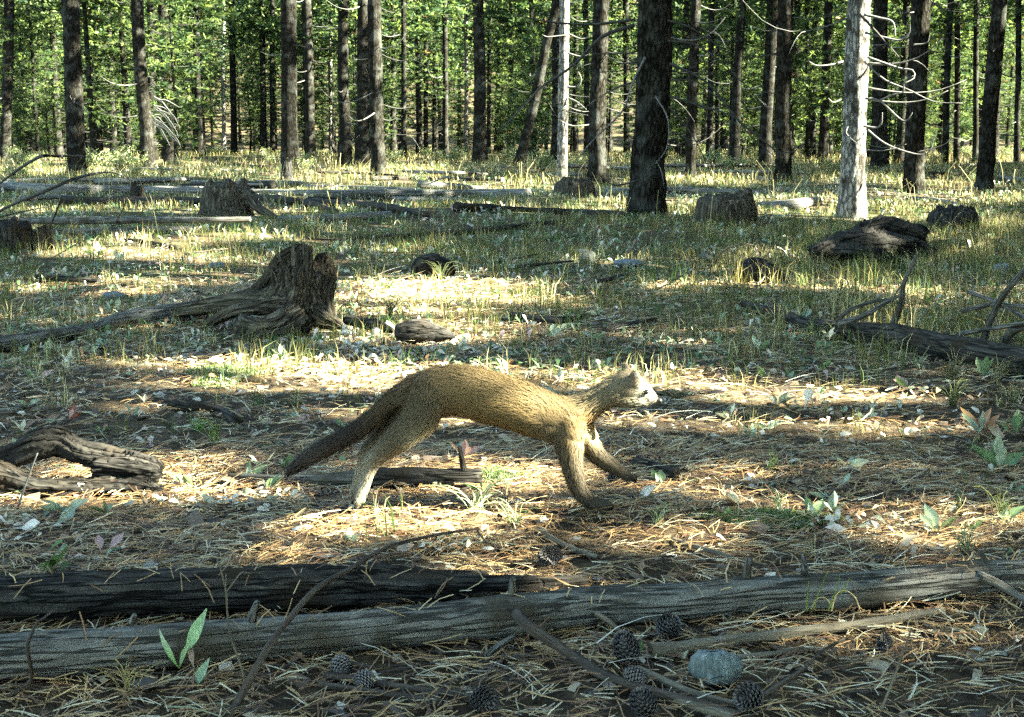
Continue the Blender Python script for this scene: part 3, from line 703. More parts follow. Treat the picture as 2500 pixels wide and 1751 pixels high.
log_px('log', [(760, 415, 6), (800, 412, 8), (850, 418, 6)], 'rotten', 'short dark log at the foot of the close trio of trunks', sides=8, seed=43, group=LG)

rq = random.Random(31)
for q in range(28):
    py = rq.choice([398, 405, 412, 420, 426, 436, 444, 462, 486, 490, 512]); px = rq.uniform(-50, 2450)**1.0*(1 if q % 2 else .5); L_ = rq.uniform(120, 330); dy = rq.uniform(-9, 9); th = (py-350)*.12*rq.uniform(.6, 1.2)
    log_px('log', [(px, py, th), (px+L_*.5, py+dy*.5+rq.uniform(-2, 2), th*.95), (px+L_, py+dy, th*.6)], rq.choice(['farlog', 'farlog', 'rotten']), 'weathered fallen pole lying in the grass before the tree line', group='weathered poles before the tree line', sides=9, rough=.12, seed=300+q, lift=rq.choice([0, 0, .05]))

# limbs of the right-hand log (parts of it)
rl = [o for o in COL.objects if o.get('label', '').startswith('thick grey fallen log with upright')][0]
def limb(pts, Ys, r0, r1, seed, mat='pole', parent=rl):
    path = [P(px, py, Ys[0]+(Ys[1]-Ys[0])*k/(len(pts)-1)) for k, (px, py) in enumerate(pts)]
    return branch_part(parent, path, r0, r1, mat, 'limb', origin=tuple(parent.location), seed=seed, sides=8, n=24)
yl = float(G(2250, 860)[1])
limb([(2178, 800), (2195, 755), (2203, 730), (2206, 694), (2222, 655), (2240, 622)], (yl+.2, yl+.1), .014, .005, 1)
limb([(2044, 785), (2070, 760), (2096, 748), (2139, 735), (2181, 731)], (yl+.35, yl+.2), .010, .004, 2)
limb([(2050, 790), (2087, 780), (2125, 762), (2165, 738), (2200, 720)], (yl+.3, yl+.1), .013, .005, 3)
limb([(2400, 835), (2414, 792), (2430, 755), (2446, 726), (2475, 690), (2510, 650)], (yl-.1, yl-.3), .013, .008, 4)
limb([(2365, 712), (2436, 739), (2475, 760), (2530, 795)], (yl+.3, yl-.3), .009, .006, 5)
limb([(2350, 760), (2400, 748), (2436, 743), (2530, 752)], (yl+.2, yl-.3), .008, .006, 6)
limb([(2338, 816), (2400, 806), (2500, 789), (2560, 775)], (yl-.05, yl-.5), .008, .006, 7)
limb([(2455, 850), (2465, 815), (2490, 800), (2540, 780)], (yl-.1, yl-.4), .018, .012, 8)
limb([(2205, 694), (2190, 712), (2176, 740)], (yl+.12, yl+.12), .004, .002, 9)

# sticks of the foreground
def stick(name, pts, r0, r1, mat, label, cat='stick', group=None, sides=10, seed=0, rough=.08):
    """pts: (px, py, height above ground)"""
    path = []
    for (px, py, h) in pts:
        z = h
        for _ in range(4):
            c = G(px, py, z); z = h+ground_at(c[0], c[1])
        path.append(c)
    mb = MB(); add_tube(mb, path, np.linspace(r0, r1, len(path)), sides=sides, n=max(20, len(path)*10), rough=rough, seed=seed, groove=.05, jag=.5)
    org = path[0].copy(); org[2] = 0
    o = link(name, mb.mesh(name, M[mat], origin=org), None, org); tag(o, label, cat, group); return o
stick('stick', [(560, 1751, .004), (582, 1710, .01), (649, 1590, .07), (694, 1527, .085), (769, 1441, .11), (850, 1392, .10), (949, 1336, .08), (1061, 1307, .06), (1169, 1290, .04)], .0062, .0022, 'twig', 'dark thin curved stick arching diagonally over both foreground logs', sides=8, seed=3)
tw = COL.objects['stick'] if 'stick' in COL.objects else None
stick('stick', [(1262, 1500, .045), (1290, 1528, .045), (1400, 1602, .012), (1480, 1652, .008), (1600, 1690, .008), (1720, 1722, .008), (1800, 1745, .008)], .0085, .0055, 'twig', 'smooth dark branch running down to the right from the middle of the foreground log', seed=4)
stick('stick', [(1592, 1588, .010), (1700, 1576, .010), (1850, 1556, .011), (2000, 1538, .010), (2110, 1524, .010), (2210, 1508, .009), (2300, 1492, .008)], .0105, .0065, 'stick', 'straight pale tan stick lying parallel below the foreground log on the right', sides=14, seed=5, rough=.12)
stick('stick', [(1800, 1606, .006), (1880, 1598, .006), (1962, 1584, .005)], .005, .0035, 'stick', 'short thin brown stick right of the grey green rock', seed=6)
stick('stick', [(1842, 1712, .006), (1910, 1668, .02), (1960, 1635, .025), (2005, 1592, .02), (2060, 1560, .008)], .0038, .002, 'twig', 'thin black twig rising to the right beside the rock', sides=6, seed=7)
stick('stick', [(1560, 1636, .006), (1640, 1672, .006), (1720, 1702, .006), (1820, 1724, .006)], .0065, .005, 'stick', 'tan stick between the cones left of the rock', seed=8)
stick('stick', [(1600, 1690, .006), (1700, 1726, .006), (1790, 1752, .006)], .006, .006, 'stick', 'tan stick at the bottom edge next to the lowest cone', seed=9)
stick('stick', [(795, 1650, .006), (900, 1664, .006), (1010, 1682, .006), (1160, 1704, .006)], .0055, .004, 'twig', 'upper one of two dark thin sticks at the bottom left of the middle', seed=10)
stick('stick', [(780, 1672, .005), (930, 1692, .005), (1080, 1712, .006)], .005, .0035, 'twig', 'lower one of two dark thin sticks at the bottom left of the middle', seed=11)
stick('stick', [(1188, 1604, .008), (1215, 1580, .009), (1252, 1556, .01)], .0055, .005, 'pole', 'short grey broken stick just below the foreground log', seed=12)
stick('stick', [(1455, 1497, .03), (1490, 1520, .018), (1520, 1546, .008)], .0045, .003, 'stick', 'short pale twig leaning from the foreground log onto a cone', sides=8, seed=13)
stick('stick', [(1316, 1290, .005), (1350, 1315, .006), (1400, 1340, .006), (1460, 1362, .006)], .0055, .0045, 'stick', 'thin brown stick beside the cone in the sunny needles', seed=14)
stick('stick', [(1640, 1318, .005), (1700, 1335, .005), (1790, 1362, .005)], .005, .004, 'stick', 'thin brown stick above the right half of the foreground log', seed=15)
stick('stick', [(1165, 1295, .03), (1185, 1320, .018), (1215, 1335, .006)], .002, .0015, 'twig', 'small dark side twig at the tip of the arching stick', sides=5, seed=16)
stick('stick', [(20, 1700, .01), (75, 1661, .02), (67, 1579, .085), (78, 1545, .095), (92, 1521, .095), (131, 1491, .09)], .0032, .0016, 'twig', 'thin crooked twig standing against the left end of the foreground log', sides=6, seed=17)
stick('stick', [(1555, 1130, .008), (1600, 1142, .010), (1650, 1160, .008)], .013, .012, 'rotten', 'short grey bark covered stick right of the front paws', seed=18)
stick('stick', [(2390, 1405, .05), (2440, 1428, .03), (2500, 1465, .008), (2540, 1490, .004)], .008, .006, 'pole', 'grey branch stub slanting down from the right end of the foreground log', seed=19)
GA = 'thin dark dead branches arching over the grass at the left edge'
stick('arching_branch', [(-60, 560, .0), (0, 515, .18), (112, 466, .40), (209, 429, .50), (280, 423, .45), (325, 444, .2)], .012, .005, 'darkbranch', 'long thin dark branch arching over the grass at the left edge', 'branch', sides=6, seed=20)
stick('arching_branch', [(-60, 500, .05), (0, 448, .36), (75, 395, .62), (157, 381, .62), (224, 384, .55)], .010, .004, 'darkbranch', 'upper thin dark branch at the left edge, above the arching one', 'branch', sides=6, seed=21)
stick('arching_branch', [(-40, 540, .05), (40, 520, .14), (110, 506, .16), (150, 496, .16)], .008, .003, 'darkbranch', 'short lowest dark branch at the left edge', 'branch', sides=6, seed=22)
stick('arching_branch', [(1742, 650, .0), (1760, 618, .16), (1800, 598, .24), (1835, 598, .24), (1858, 622, .1)], .005, .003, 'stick', 'small greyish branch bent into a hoop over the brown hump on the right', 'branch', sides=6, seed=23)
stick('arching_branch', [(120, 560, .1), (138, 515, .4), (150, 485, .55)], .006, .003, 'darkbranch', 'dark twig sticking up from the raised pole at the left', 'branch', sides=5, seed=24)
stick('arching_branch', [(282, 545, .1), (296, 520, .25), (306, 495, .4)], .006, .003, 'darkbranch', 'short dark stub sticking up from the middle of the raised pole', 'branch', sides=5, seed=25)
stick('arching_branch', [(1095, 432, .5), (1078, 436, .4), (1040, 452, .1)], .01, .006, 'deadbranch', 'pale thin branch leaning over the long pole near the middle', 'branch', sides=5, seed=26)
stick('arching_branch', [(2328, 1751, .004), (2340, 1720, .006), (2200, 1620, .01), (2215, 1575, .02), (2225, 1535, .03)][1:], .0018, .0012, 'stick', 'pale thin grass stem at the lower right', 'stem', sides=5, seed=27) if False else None

# ------------------------------------------------------------------ union meshes for stumps, rotten lumps and the animal
def fuse(name, tubes, voxel, mat, smooth_it=3, origin=(0, 0, 0), extra=None):
    mb = MB()
    for t in tubes: add_tube(mb, **t)
    me = mb.mesh(name+'_raw', None); o = bpy.data.objects.new(name+'_raw', me); COL.objects.link(o)
    r = o.modifiers.new('r', 'REMESH'); r.mode = 'VOXEL'; r.voxel_size = voxel
    if smooth_it: s = o.modifiers.new('s', 'SMOOTH'); s.factor = .5; s.iterations = smooth_it
    dg = bpy.context.evaluated_depsgraph_get(); ev = o.evaluated_get(dg); m2 = ev.to_mesh()
    V = np.empty(len(m2.vertices)*3, np.float32); m2.vertices.foreach_get("co", V); V = V.reshape(-1, 3)
    nrm = np.empty(len(m2.vertices)*3, np.float32); m2.vertices.foreach_get("normal", nrm); nrm = nrm.reshape(-1, 3)
    tot = np.empty(len(m2.polygons), np.int32); m2.polygons.foreach_get("loop_total", tot)
    li = np.empty(len(m2.loops), np.int32); m2.loops.foreach_get("vertex_index", li)
    ev.to_mesh_clear(); bpy.data.objects.remove(o); bpy.data.meshes.remove(me)
    st = np.concatenate([[0], np.cumsum(tot)[:-1]]); Q = []; T = []
    q4 = st[tot == 4]; Q = np.stack([li[q4], li[q4+1], li[q4+2], li[q4+3]], 1) if len(q4) else None
    t3 = st[tot == 3]; T = np.stack([li[t3], li[t3+1], li[t3+2]], 1) if len(t3) else None
    return V, nrm, Q, T
def seg_frames(tubes):
    A = []; B = []
    for t in tubes:
        p = catmull(np.asarray(t['path'], float), max(6, len(t['path'])*3)); A.append(p[:-1]); B.append(p[1:])
    return np.concatenate(A), np.concatenate(B)
def nearest_seg(V, A, B):
    D = B-A; L2 = (D**2).sum(1)+1e-12; best = np.full(len(V), 1e9); idx = np.zeros(len(V), int); tt = np.zeros(len(V))
    for k in range(len(A)):
        t = np.clip(((V-A[k])@D[k])/L2[k], 0, 1); q = A[k]+t[:, None]*D[k]; d = ((V-q)**2).sum(1)
        w = d < best; best[w] = d[w]; idx[w] = k; tt[w] = t[w]
    return np.sqrt(best), idx, tt
def woody(name, tubes, voxel, mat, label, cat, group=None, disp=.006, fr=70, ks=9, smooth_it=2, kind=None, shade_spots=None):
    V, N, Q, T = fuse(name, tubes, voxel, None, smooth_it)
    A, B = seg_frames(tubes); d, idx, t = nearest_seg(V, A, B); D = B-A; Ln = np.linalg.norm(D, axis=1)
    cum = np.cumsum(Ln)-Ln; s = cum[idx]+t*Ln[idx]; u = D[idx]/Ln[idx][:, None]
    rad = V-(A[idx]+u*(t*Ln[idx])[:, None]); ref = np.array([.3, .8, .52]); x = np.cross(u, ref); x /= np.linalg.norm(x, axis=1)[:, None]; y = np.cross(u, x)
    a = np.arctan2((rad*y).sum(1), (rad*x).sum(1))/(2*np.pi) % 1
    rng = np.random.default_rng(abs(hash(name+label)) % 1000 if False else len(label)*7)
    g = vnoise(a, s, 36, ks, rng)*.6+vnoise(a, s, 80, ks*2.2, rng)*.4
    V = V+N*((g-.5)*2*disp)[:, None]
    gc = np.stack([np.cos(2*np.pi*a)*np.maximum(d, .02), np.sin(2*np.pi*a)*np.maximum(d, .02), s], 1)
    org = V.mean(0); org[2] = ground_at(org[0], org[1])
    cl = np.ones_like(V)
    for (q, rr_, a_) in (shade_spots or []): cl *= (1-a_*np.exp(-(((V-q)**2).sum(1)/rr_**2))[:, None])  # darkens the colour around each spot, painting shade into the hollows
    me = mesh_np(name, V-org, T, Q, M[mat], cl, gc, smooth=True)
    o = link(name, me, None, org); tag(o, label, cat, group, kind); return o
def W(px, py, Y): return P(px, py, Y)

# twisted stump (root plate) at the left
Ys = float(G(715, 800)[1]); k_ = Ys/FPX
SPK = [dict(path=[W(px, py+26, Ys+dy), W(px+dx, py, Ys+dy), W(px+dx*2, py-h_, Ys+dy)], radii=[7*k_, 5*k_, 1.5*k_], sides=6, n=8) for (px, py, dx, h_, dy) in
       [(735, 604, 1, 14, .04), (745, 600, -1, 9, 0), (755, 604, 2, 10, 0), (722, 612, -2, 10, .05), (772, 628, 2, 12, .12), (788, 632, 3, 16, .12), (800, 650, 3, 10, .12), (668, 662, -1, 12, -.04), (684, 658, 1, 14, -.05), (700, 656, 0, 16, -.06), (716, 658, 2, 12, -.06), (728, 664, 2, 14, -.07), (690, 628, -3, 9, .07)]]
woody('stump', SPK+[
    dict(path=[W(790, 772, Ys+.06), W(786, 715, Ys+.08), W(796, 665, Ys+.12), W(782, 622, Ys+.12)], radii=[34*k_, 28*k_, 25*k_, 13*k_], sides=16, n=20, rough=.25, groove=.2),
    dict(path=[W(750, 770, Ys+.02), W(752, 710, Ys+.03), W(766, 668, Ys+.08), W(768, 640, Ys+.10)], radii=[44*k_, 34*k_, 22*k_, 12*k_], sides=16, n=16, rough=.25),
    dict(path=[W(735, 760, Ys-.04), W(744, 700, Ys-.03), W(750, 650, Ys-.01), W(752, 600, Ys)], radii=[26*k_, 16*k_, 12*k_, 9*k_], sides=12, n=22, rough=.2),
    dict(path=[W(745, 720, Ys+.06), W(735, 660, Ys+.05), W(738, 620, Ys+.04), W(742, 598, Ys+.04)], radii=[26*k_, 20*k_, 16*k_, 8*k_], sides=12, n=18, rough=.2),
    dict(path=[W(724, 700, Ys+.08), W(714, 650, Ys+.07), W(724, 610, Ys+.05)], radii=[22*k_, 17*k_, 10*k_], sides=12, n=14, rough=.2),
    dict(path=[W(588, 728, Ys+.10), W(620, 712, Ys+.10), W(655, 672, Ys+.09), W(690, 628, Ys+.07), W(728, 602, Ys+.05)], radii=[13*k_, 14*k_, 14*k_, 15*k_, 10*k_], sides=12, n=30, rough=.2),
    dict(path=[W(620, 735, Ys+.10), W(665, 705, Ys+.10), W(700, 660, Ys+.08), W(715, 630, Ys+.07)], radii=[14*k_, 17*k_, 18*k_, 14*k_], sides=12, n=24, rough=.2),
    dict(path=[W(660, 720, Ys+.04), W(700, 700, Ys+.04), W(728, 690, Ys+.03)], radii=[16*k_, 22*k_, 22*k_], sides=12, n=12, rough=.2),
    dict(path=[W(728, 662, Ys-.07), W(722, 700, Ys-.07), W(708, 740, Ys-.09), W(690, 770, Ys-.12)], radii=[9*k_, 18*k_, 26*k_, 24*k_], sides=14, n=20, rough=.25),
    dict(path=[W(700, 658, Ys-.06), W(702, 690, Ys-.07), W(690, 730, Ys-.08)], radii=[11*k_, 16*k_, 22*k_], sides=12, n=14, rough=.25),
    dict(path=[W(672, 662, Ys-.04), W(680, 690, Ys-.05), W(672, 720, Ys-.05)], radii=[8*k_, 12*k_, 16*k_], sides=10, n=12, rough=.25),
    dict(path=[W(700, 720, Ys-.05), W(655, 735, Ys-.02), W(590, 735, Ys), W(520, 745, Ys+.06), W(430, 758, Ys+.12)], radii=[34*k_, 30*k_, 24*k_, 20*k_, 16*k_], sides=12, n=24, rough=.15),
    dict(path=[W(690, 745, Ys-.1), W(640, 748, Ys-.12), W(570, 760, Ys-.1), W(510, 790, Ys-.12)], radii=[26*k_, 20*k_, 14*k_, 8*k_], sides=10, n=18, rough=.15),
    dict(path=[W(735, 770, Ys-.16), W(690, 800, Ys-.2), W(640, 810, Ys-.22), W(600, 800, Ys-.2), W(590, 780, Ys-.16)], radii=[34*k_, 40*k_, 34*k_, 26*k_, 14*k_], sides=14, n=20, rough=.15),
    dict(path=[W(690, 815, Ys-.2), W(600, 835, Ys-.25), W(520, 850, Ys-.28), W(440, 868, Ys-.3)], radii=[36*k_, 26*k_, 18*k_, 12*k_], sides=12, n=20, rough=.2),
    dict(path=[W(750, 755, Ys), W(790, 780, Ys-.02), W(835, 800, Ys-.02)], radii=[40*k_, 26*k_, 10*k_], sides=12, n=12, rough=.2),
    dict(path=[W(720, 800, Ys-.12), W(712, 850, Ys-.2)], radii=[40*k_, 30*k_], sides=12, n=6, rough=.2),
    ], .0045, 'stumpwood', 'twisted weathered stump with curling roots and a hollow dark top, left of the middle', 'stump', disp=.012, shade_spots=[(W(790, 650, Ys+.1), .07, .85), (W(720, 830, Ys-.2), .06, .7), (W(735, 770, Ys-.16), .05, .6), (W(640, 745, Ys), .05, .4)])

def stump(cx, base_y, wb, wt, h, Yoff, mat, label, seed, flutes=.12, roots=(), vox=.012, jag=True, hollow=False):
    h *= 1.15; g = G(cx, base_y); Y = g[1]+Yoff; k = Y/FPX; rng = np.random.default_rng(seed)
    tb = [dict(path=[W(cx, base_y+8, Y), W(cx, base_y-h*.4, Y), W(cx, base_y-h*.8, Y)], radii=[wb*.5*k, (wt*.55)*k, wt*.5*k], sides=24, n=12, rough=flutes, seed=seed)]
    if jag:      # broken upright splinters around the rim
        for q in range(11):
            a = q/11*6.28+rng.random()*.4; ro = wt*.40*k; hh = h*(.75+.35*rng.random())
            b = W(cx, base_y-h*.3, Y)+np.array([math.cos(a)*ro, math.sin(a)*ro, 0]); t = W(cx, base_y-hh, Y)+np.array([math.cos(a)*ro*.96, math.sin(a)*ro*.96, 0])
            tb.append(dict(path=[b, (b+t)/2, t], radii=[wt*.14*k, wt*.12*k, wt*.07*k], sides=8, n=6, rough=.2, seed=q))
    for r in roots:
        tb.append(dict(path=[W(px, py, Y+dy) for (px, py, dy) in r[0]], radii=[q*k for q in r[1]], sides=10, n=14, rough=.15))
    return woody('stump', tb, vox, mat, label, 'stump', disp=.012, ks=2.5)
stump(556, 528, 128, 108, 76, .1, 'stumpwood', 'wide old sawn stump with flaring roots, in front of the long pale pole', 4, jag=True, vox=.02,
      roots=[([(605, 475, -.1), (628, 505, -.2), (659, 525, -.3), (690, 541, -.4)], [16, 13, 10, 5]), ([(520, 500, 0), (500, 520, -.1), (485, 531, -.2)], [22, 16, 8])])
stump(335, 500, 34, 30, 46, .1, 'rotten', 'small square post like stump in front of the long pale pole at the left', 5, vox=.014)
stump(18, 632, 128, 112, 90, .1, 'rotten', 'broken splintery stump cut by the left edge, black one side, pale the other', 6, vox=.012)
stump(98, 630, 66, 60, 66, .15, 'stumpwood', 'low jagged pale brown stump just right of the broken one at the left edge', 7, vox=.012)
stump(1772, 556, 140, 138, 76, .15, 'stumpwood', 'square grey stump with a dark hollow, right of the big black trunk', 8, vox=.018)
stump(2328, 562, 108, 104, 50, .1, 'burnt', 'low black charred stump near the right edge', 9, vox=.016)
stump(1402, 484, 92, 84, 42, .1, 'stumpwood', 'low brown mossy stump at the foot of the brilliant white trunk', 10, vox=.022)
stump(700, 446, 44, 26, 52, .1, 'burnt', 'burnt black snag at the foot of the thick straight trunk', 12, vox=.02)
Yh = float(G(2120, 640)[1]); k_ = Yh/FPX
woody('fallen_root_mass', [
    dict(path=[W(1985, 618, Yh), W(2050, 602, Yh+.1), W(2140, 596, Yh+.2), W(2220, 602, Yh+.3), W(2290, 612, Yh+.3)], radii=[22*k_, 32*k_, 34*k_, 26*k_, 8*k_], sides=16, n=26, rough=.25, groove=.2),
    dict(path=[W(2040, 612, Yh-.1), W(2120, 615, Yh-.2), W(2170, 636, Yh-.25), W(2215, 656, Yh-.3)], radii=[16*k_, 18*k_, 16*k_, 8*k_], sides=12, n=20, rough=.25),
    dict(path=[W(2100, 575, Yh+.4), W(2150, 548, Yh+.5), W(2210, 560, Yh+.5), W(2260, 580, Yh+.5)], radii=[20*k_, 24*k_, 20*k_, 12*k_], sides=12, n=20, rough=.3)],
    .016, 'burnt', 'long low mound of black rotten root wood on the right below the white edged trunk', 'rotten log', disp=.035, ks=5)
Yh = float(G(1855, 690)[1]); k_ = Yh/FPX
woody('rotten_stump', [dict(path=[W(1806, 690, Yh), W(1815, 668, Yh), W(1850, 660, Yh+.05), W(1890, 672, Yh), W(1915, 690, Yh)], radii=[14*k_, 26*k_, 32*k_, 22*k_, 12*k_], sides=14, n=20, rough=.3)],
    .010, 'rotten', 'rounded brown rotten hump of wood under the hoop shaped branch', 'rotten log', disp=.008)
Yh = float(G(1055, 680)[1]); k_ = Yh/FPX
woody('burnt_stump', [dict(path=[W(1022, 676, Yh), W(1030, 650, Yh), W(1065, 645, Yh+.05), W(1095, 655, Yh), W(1105, 672, Yh)], radii=[16*k_, 24*k_, 26*k_, 18*k_, 10*k_], sides=12, n=16, rough=.3)],
    .010, 'burnt', 'small black charred lump of wood above the bright sunny grass in the middle', 'rotten log', disp=.008)
Yh = float(G(1040, 838)[1]); k_ = Yh/FPX
woody('wood_chunk', [dict(path=[W(968, 812, Yh), W(1000, 808, Yh), W(1050, 812, Yh), W(1112, 822, Yh)], radii=[20*k_, 28*k_, 24*k_, 7*k_], sides=14, n=18, rough=.3, groove=.15)],
    .006, 'rotten', 'dark pointed chunk of wood in the sun above the animal\'s rump', 'wood chunk', disp=.005)
woody('wood_chunk', [dict(path=[W(838, 782, Yh+.3), W(880, 786, Yh+.3), W(920, 795, Yh+.2), W(960, 806, Yh+.15)], radii=[8*k_, 16*k_, 15*k_, 8*k_], sides=12, n=16, rough=.3)],
    .006, 'rotten', 'flat dark piece of wood right of the twisted stump', 'wood chunk', disp=.004)
Yh = float(G(190, 1195)[1]); k_ = Yh/FPX
woody('rotten_log', [
    dict(path=[W(-60, 1130, Yh+.08), W(30, 1112, Yh+.06), W(95, 1082, Yh+.06), W(150, 1075, Yh+.07), W(200, 1102, Yh+.06), W(300, 1122, Yh+.06), W(372, 1140, Yh+.04), W(392, 1150, Yh+.03)], radii=[24*k_, 30*k_, 40*k_, 42*k_, 34*k_, 30*k_, 26*k_, 14*k_], sides=18, n=60, rough=.25, groove=.2),
    dict(path=[W(-80, 1150, Yh-.02), W(0, 1170, Yh-.02), W(80, 1190, Yh-.02), W(200, 1192, Yh-.01), W(320, 1188, Yh), W(398, 1200, Yh)], radii=[50*k_, 44*k_, 30*k_, 30*k_, 26*k_, 16*k_], sides=16, n=56, rough=.2, groove=.2),
    dict(path=[W(230, 1140, Yh+.02), W(330, 1150, Yh+.02), W(388, 1155, Yh+.02)], radii=[24*k_, 28*k_, 20*k_], sides=12, n=20, rough=.25),
    ], .0045, 'rotten', 'rotten split log with a dark hollow at the left edge beside the tail', 'rotten log', disp=.010, ks=10, shade_spots=[(W(150, 1150, Yh), .08, .6), (W(330, 1170, Yh), .04, .5)])

# ------------------------------------------------------------------ stones
def rock(cx, cy, w, h, mat, label, seed, group=None, name='rock', yscale=.8):
    z = .02
    for _ in range(4):
        c = G(cx, cy, z); k = depth(c)/FPX; z = h*.30*k
    rng = np.random.default_rng(seed); n = 26; m_ = 18
    th = np.linspace(0, np.pi, m_); ph = np.arange(n)/n*2*np.pi; TH, PH = np.meshgrid(th, ph, indexing='ij')
    D = np.stack([np.sin(TH)*np.cos(PH), np.sin(TH)*np.sin(PH), np.cos(TH)], -1).reshape(-1, 3)
    R = np.ones(len(D))
    for q in range(14):      # cut facets
        a = rng.normal(size=3); a /= np.linalg.norm(a); lim = rng.uniform(.62, .92); dd = D@a; R = np.where(dd*R > lim, lim/np.maximum(dd, .01), R)
    V = D*R[:, None]*np.array([w*.5*k, w*.5*k*yscale, h*.62*k])*(1+.10*vnoise(np.arctan2(D[:, 1], D[:, 0])/6.283, (D[:, 2]+1)*2, 7, 2.5, rng)[:, None])+rng.normal(size=D.shape)*.0008
    i = np.arange(m_-1)[:, None]*n; j = np.arange(n)[None]; Q = np.stack([i+j, i+n+j, i+n+(j+1) % n, i+(j+1) % n], -1).reshape(-1, 4)
    o = link(name, mesh_np(name, V, None, Q, M[mat], smooth=True), None, (c[0], c[1], z)); tag(o, label, 'rock', group); return o
rock(1742, 1632, 136, 82, 'rock', 'grey green grainy rock in the needles below the pale tan stick', 1)
rock(1437, 636, 48, 40, 'rockdark', 'round mossy dark stone right of the middle, nearest of the two close stones', 2)
rock(1425, 616, 40, 14, 'rockblue', 'flat pale stone just behind the round mossy stone', 3)
rock(2448, 658, 58, 32, 'rockblue', 'blue grey angular stone near the right edge in the grass', 4)
rock(1530, 648, 90, 24, 'rockblue', 'long low lichen speckled stone right of the round mossy stone', 5)
rock(918, 817, 34, 32, 'rockpale', 'rounded pale stone between the two white pebbles near the pointed wood chunk', 6)
rock(944, 804, 36, 34, 'rockpale', 'white pebble leaning on the pointed wood chunk', 7)
rock(852, 816, 42, 22, 'rockpale', 'flat white pebble left of the other white pebbles', 8)
rock(275, 724, 56, 20, 'rockblue', 'flat blue grey stone above the grey fallen trunk at the left', 9)
rock(530, 650, 40, 16, 'rockblue', 'small blue grey stone in the grass behind the twisted stump', 10)
rock(368, 1382, 40, 18, 'rockpale', 'small pale stone just behind the dark rotten foreground log', 11)
rock(1325, 1271, 30, 15, 'rockpale', 'small cream pebble in the shaded needles under the front legs', 12)
rock(395, 968, 26, 22, 'rockpale', 'white lump at the left end of the curved root wood', 13)
rock(1725, 628, 34, 26, 'rockdark', 'small dark stone left of the hoop shaped branch', 14)
rock(992, 422, 24, 16, 'rockdark', 'dark rounded stone in the far grass right of the trio of trunks', 15)
rock(2150, 1366, 60, 14, 'rockdark', 'low dark lump in the needles behind the right part of the foreground log', 16)

# ------------------------------------------------------------------ pine cones
def cone_mesh(seed):
    rng = np.random.default_rng(seed)
    L_ = .046; R = .019
    mb = MB(); p = [(0, 0, -.5*L_), (0, 0, -.35*L_), (0, 0, 0), (0, 0, .3*L_), (0, 0, .5*L_)]
    add_tube(mb, p, [R*.45, R*.72, R*.72, R*.45, R*.1], sides=14, n=12, c=(.5, .5, .5))
    core = mb.mesh('pine_cone', M['cone'])
    V = []; T = []; Cc = []
    N = 130; ga = 2.39996
    for i in range(N):
        t = (i+.5)/N; z = (-.5+t)*L_; r = R*math.sin(math.pi*min(1, t*.88+.10))**.6; a = i*ga
        u = np.array([math.cos(a), math.sin(a), 0]); s = np.array([-u[1], u[0], 0]); up = np.array([0, 0, 1.0])
        b = u*r*.6+up*z; w = .0042*(1-.4*t); o = (u*.8+up*(.25+.5*t)); o = o/np.linalg.norm(o)
        tip = u*r*1.12+up*(z+.003)
        k = len(V); th = .0016
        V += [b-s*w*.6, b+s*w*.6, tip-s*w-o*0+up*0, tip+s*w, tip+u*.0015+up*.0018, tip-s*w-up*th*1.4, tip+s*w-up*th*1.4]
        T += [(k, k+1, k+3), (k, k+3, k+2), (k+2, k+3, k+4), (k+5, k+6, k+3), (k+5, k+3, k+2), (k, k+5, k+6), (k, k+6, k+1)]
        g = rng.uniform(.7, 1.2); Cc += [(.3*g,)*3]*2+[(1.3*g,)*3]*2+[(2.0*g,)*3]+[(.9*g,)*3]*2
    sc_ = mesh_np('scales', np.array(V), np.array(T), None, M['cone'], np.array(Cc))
    return core, sc_
def conemat():
    m, nt, out = newmat('cone_scales'); L = nt.links.new
    ca = nd(nt, "ShaderNodeAttribute", attribute_name="Col"); tc = nd(nt, "ShaderNodeTexCoord"); n = nd(nt, "ShaderNodeTexNoise"); n.inputs['Scale'].default_value = 300; L(tc.outputs['Object'], n.inputs['Vector'])
    r = ramp(nt, [(.3, (.045, .04, .038)), (.7, (.12, .105, .095))]); L(n.outputs[0], r.inputs[0]); c = mixc(nt, r.outputs[0], ca.outputs['Color'], 1.0, 'MULTIPLY')
    b = nd(nt, "ShaderNodeBsdfPrincipled"); b.inputs['Roughness'].default_value = .7; L(c, b.inputs['Base Color']); L(b.outputs[0], out.inputs[0]); return m
M['cone'] = conemat()
cm_, cs_ = cone_mesh(1)
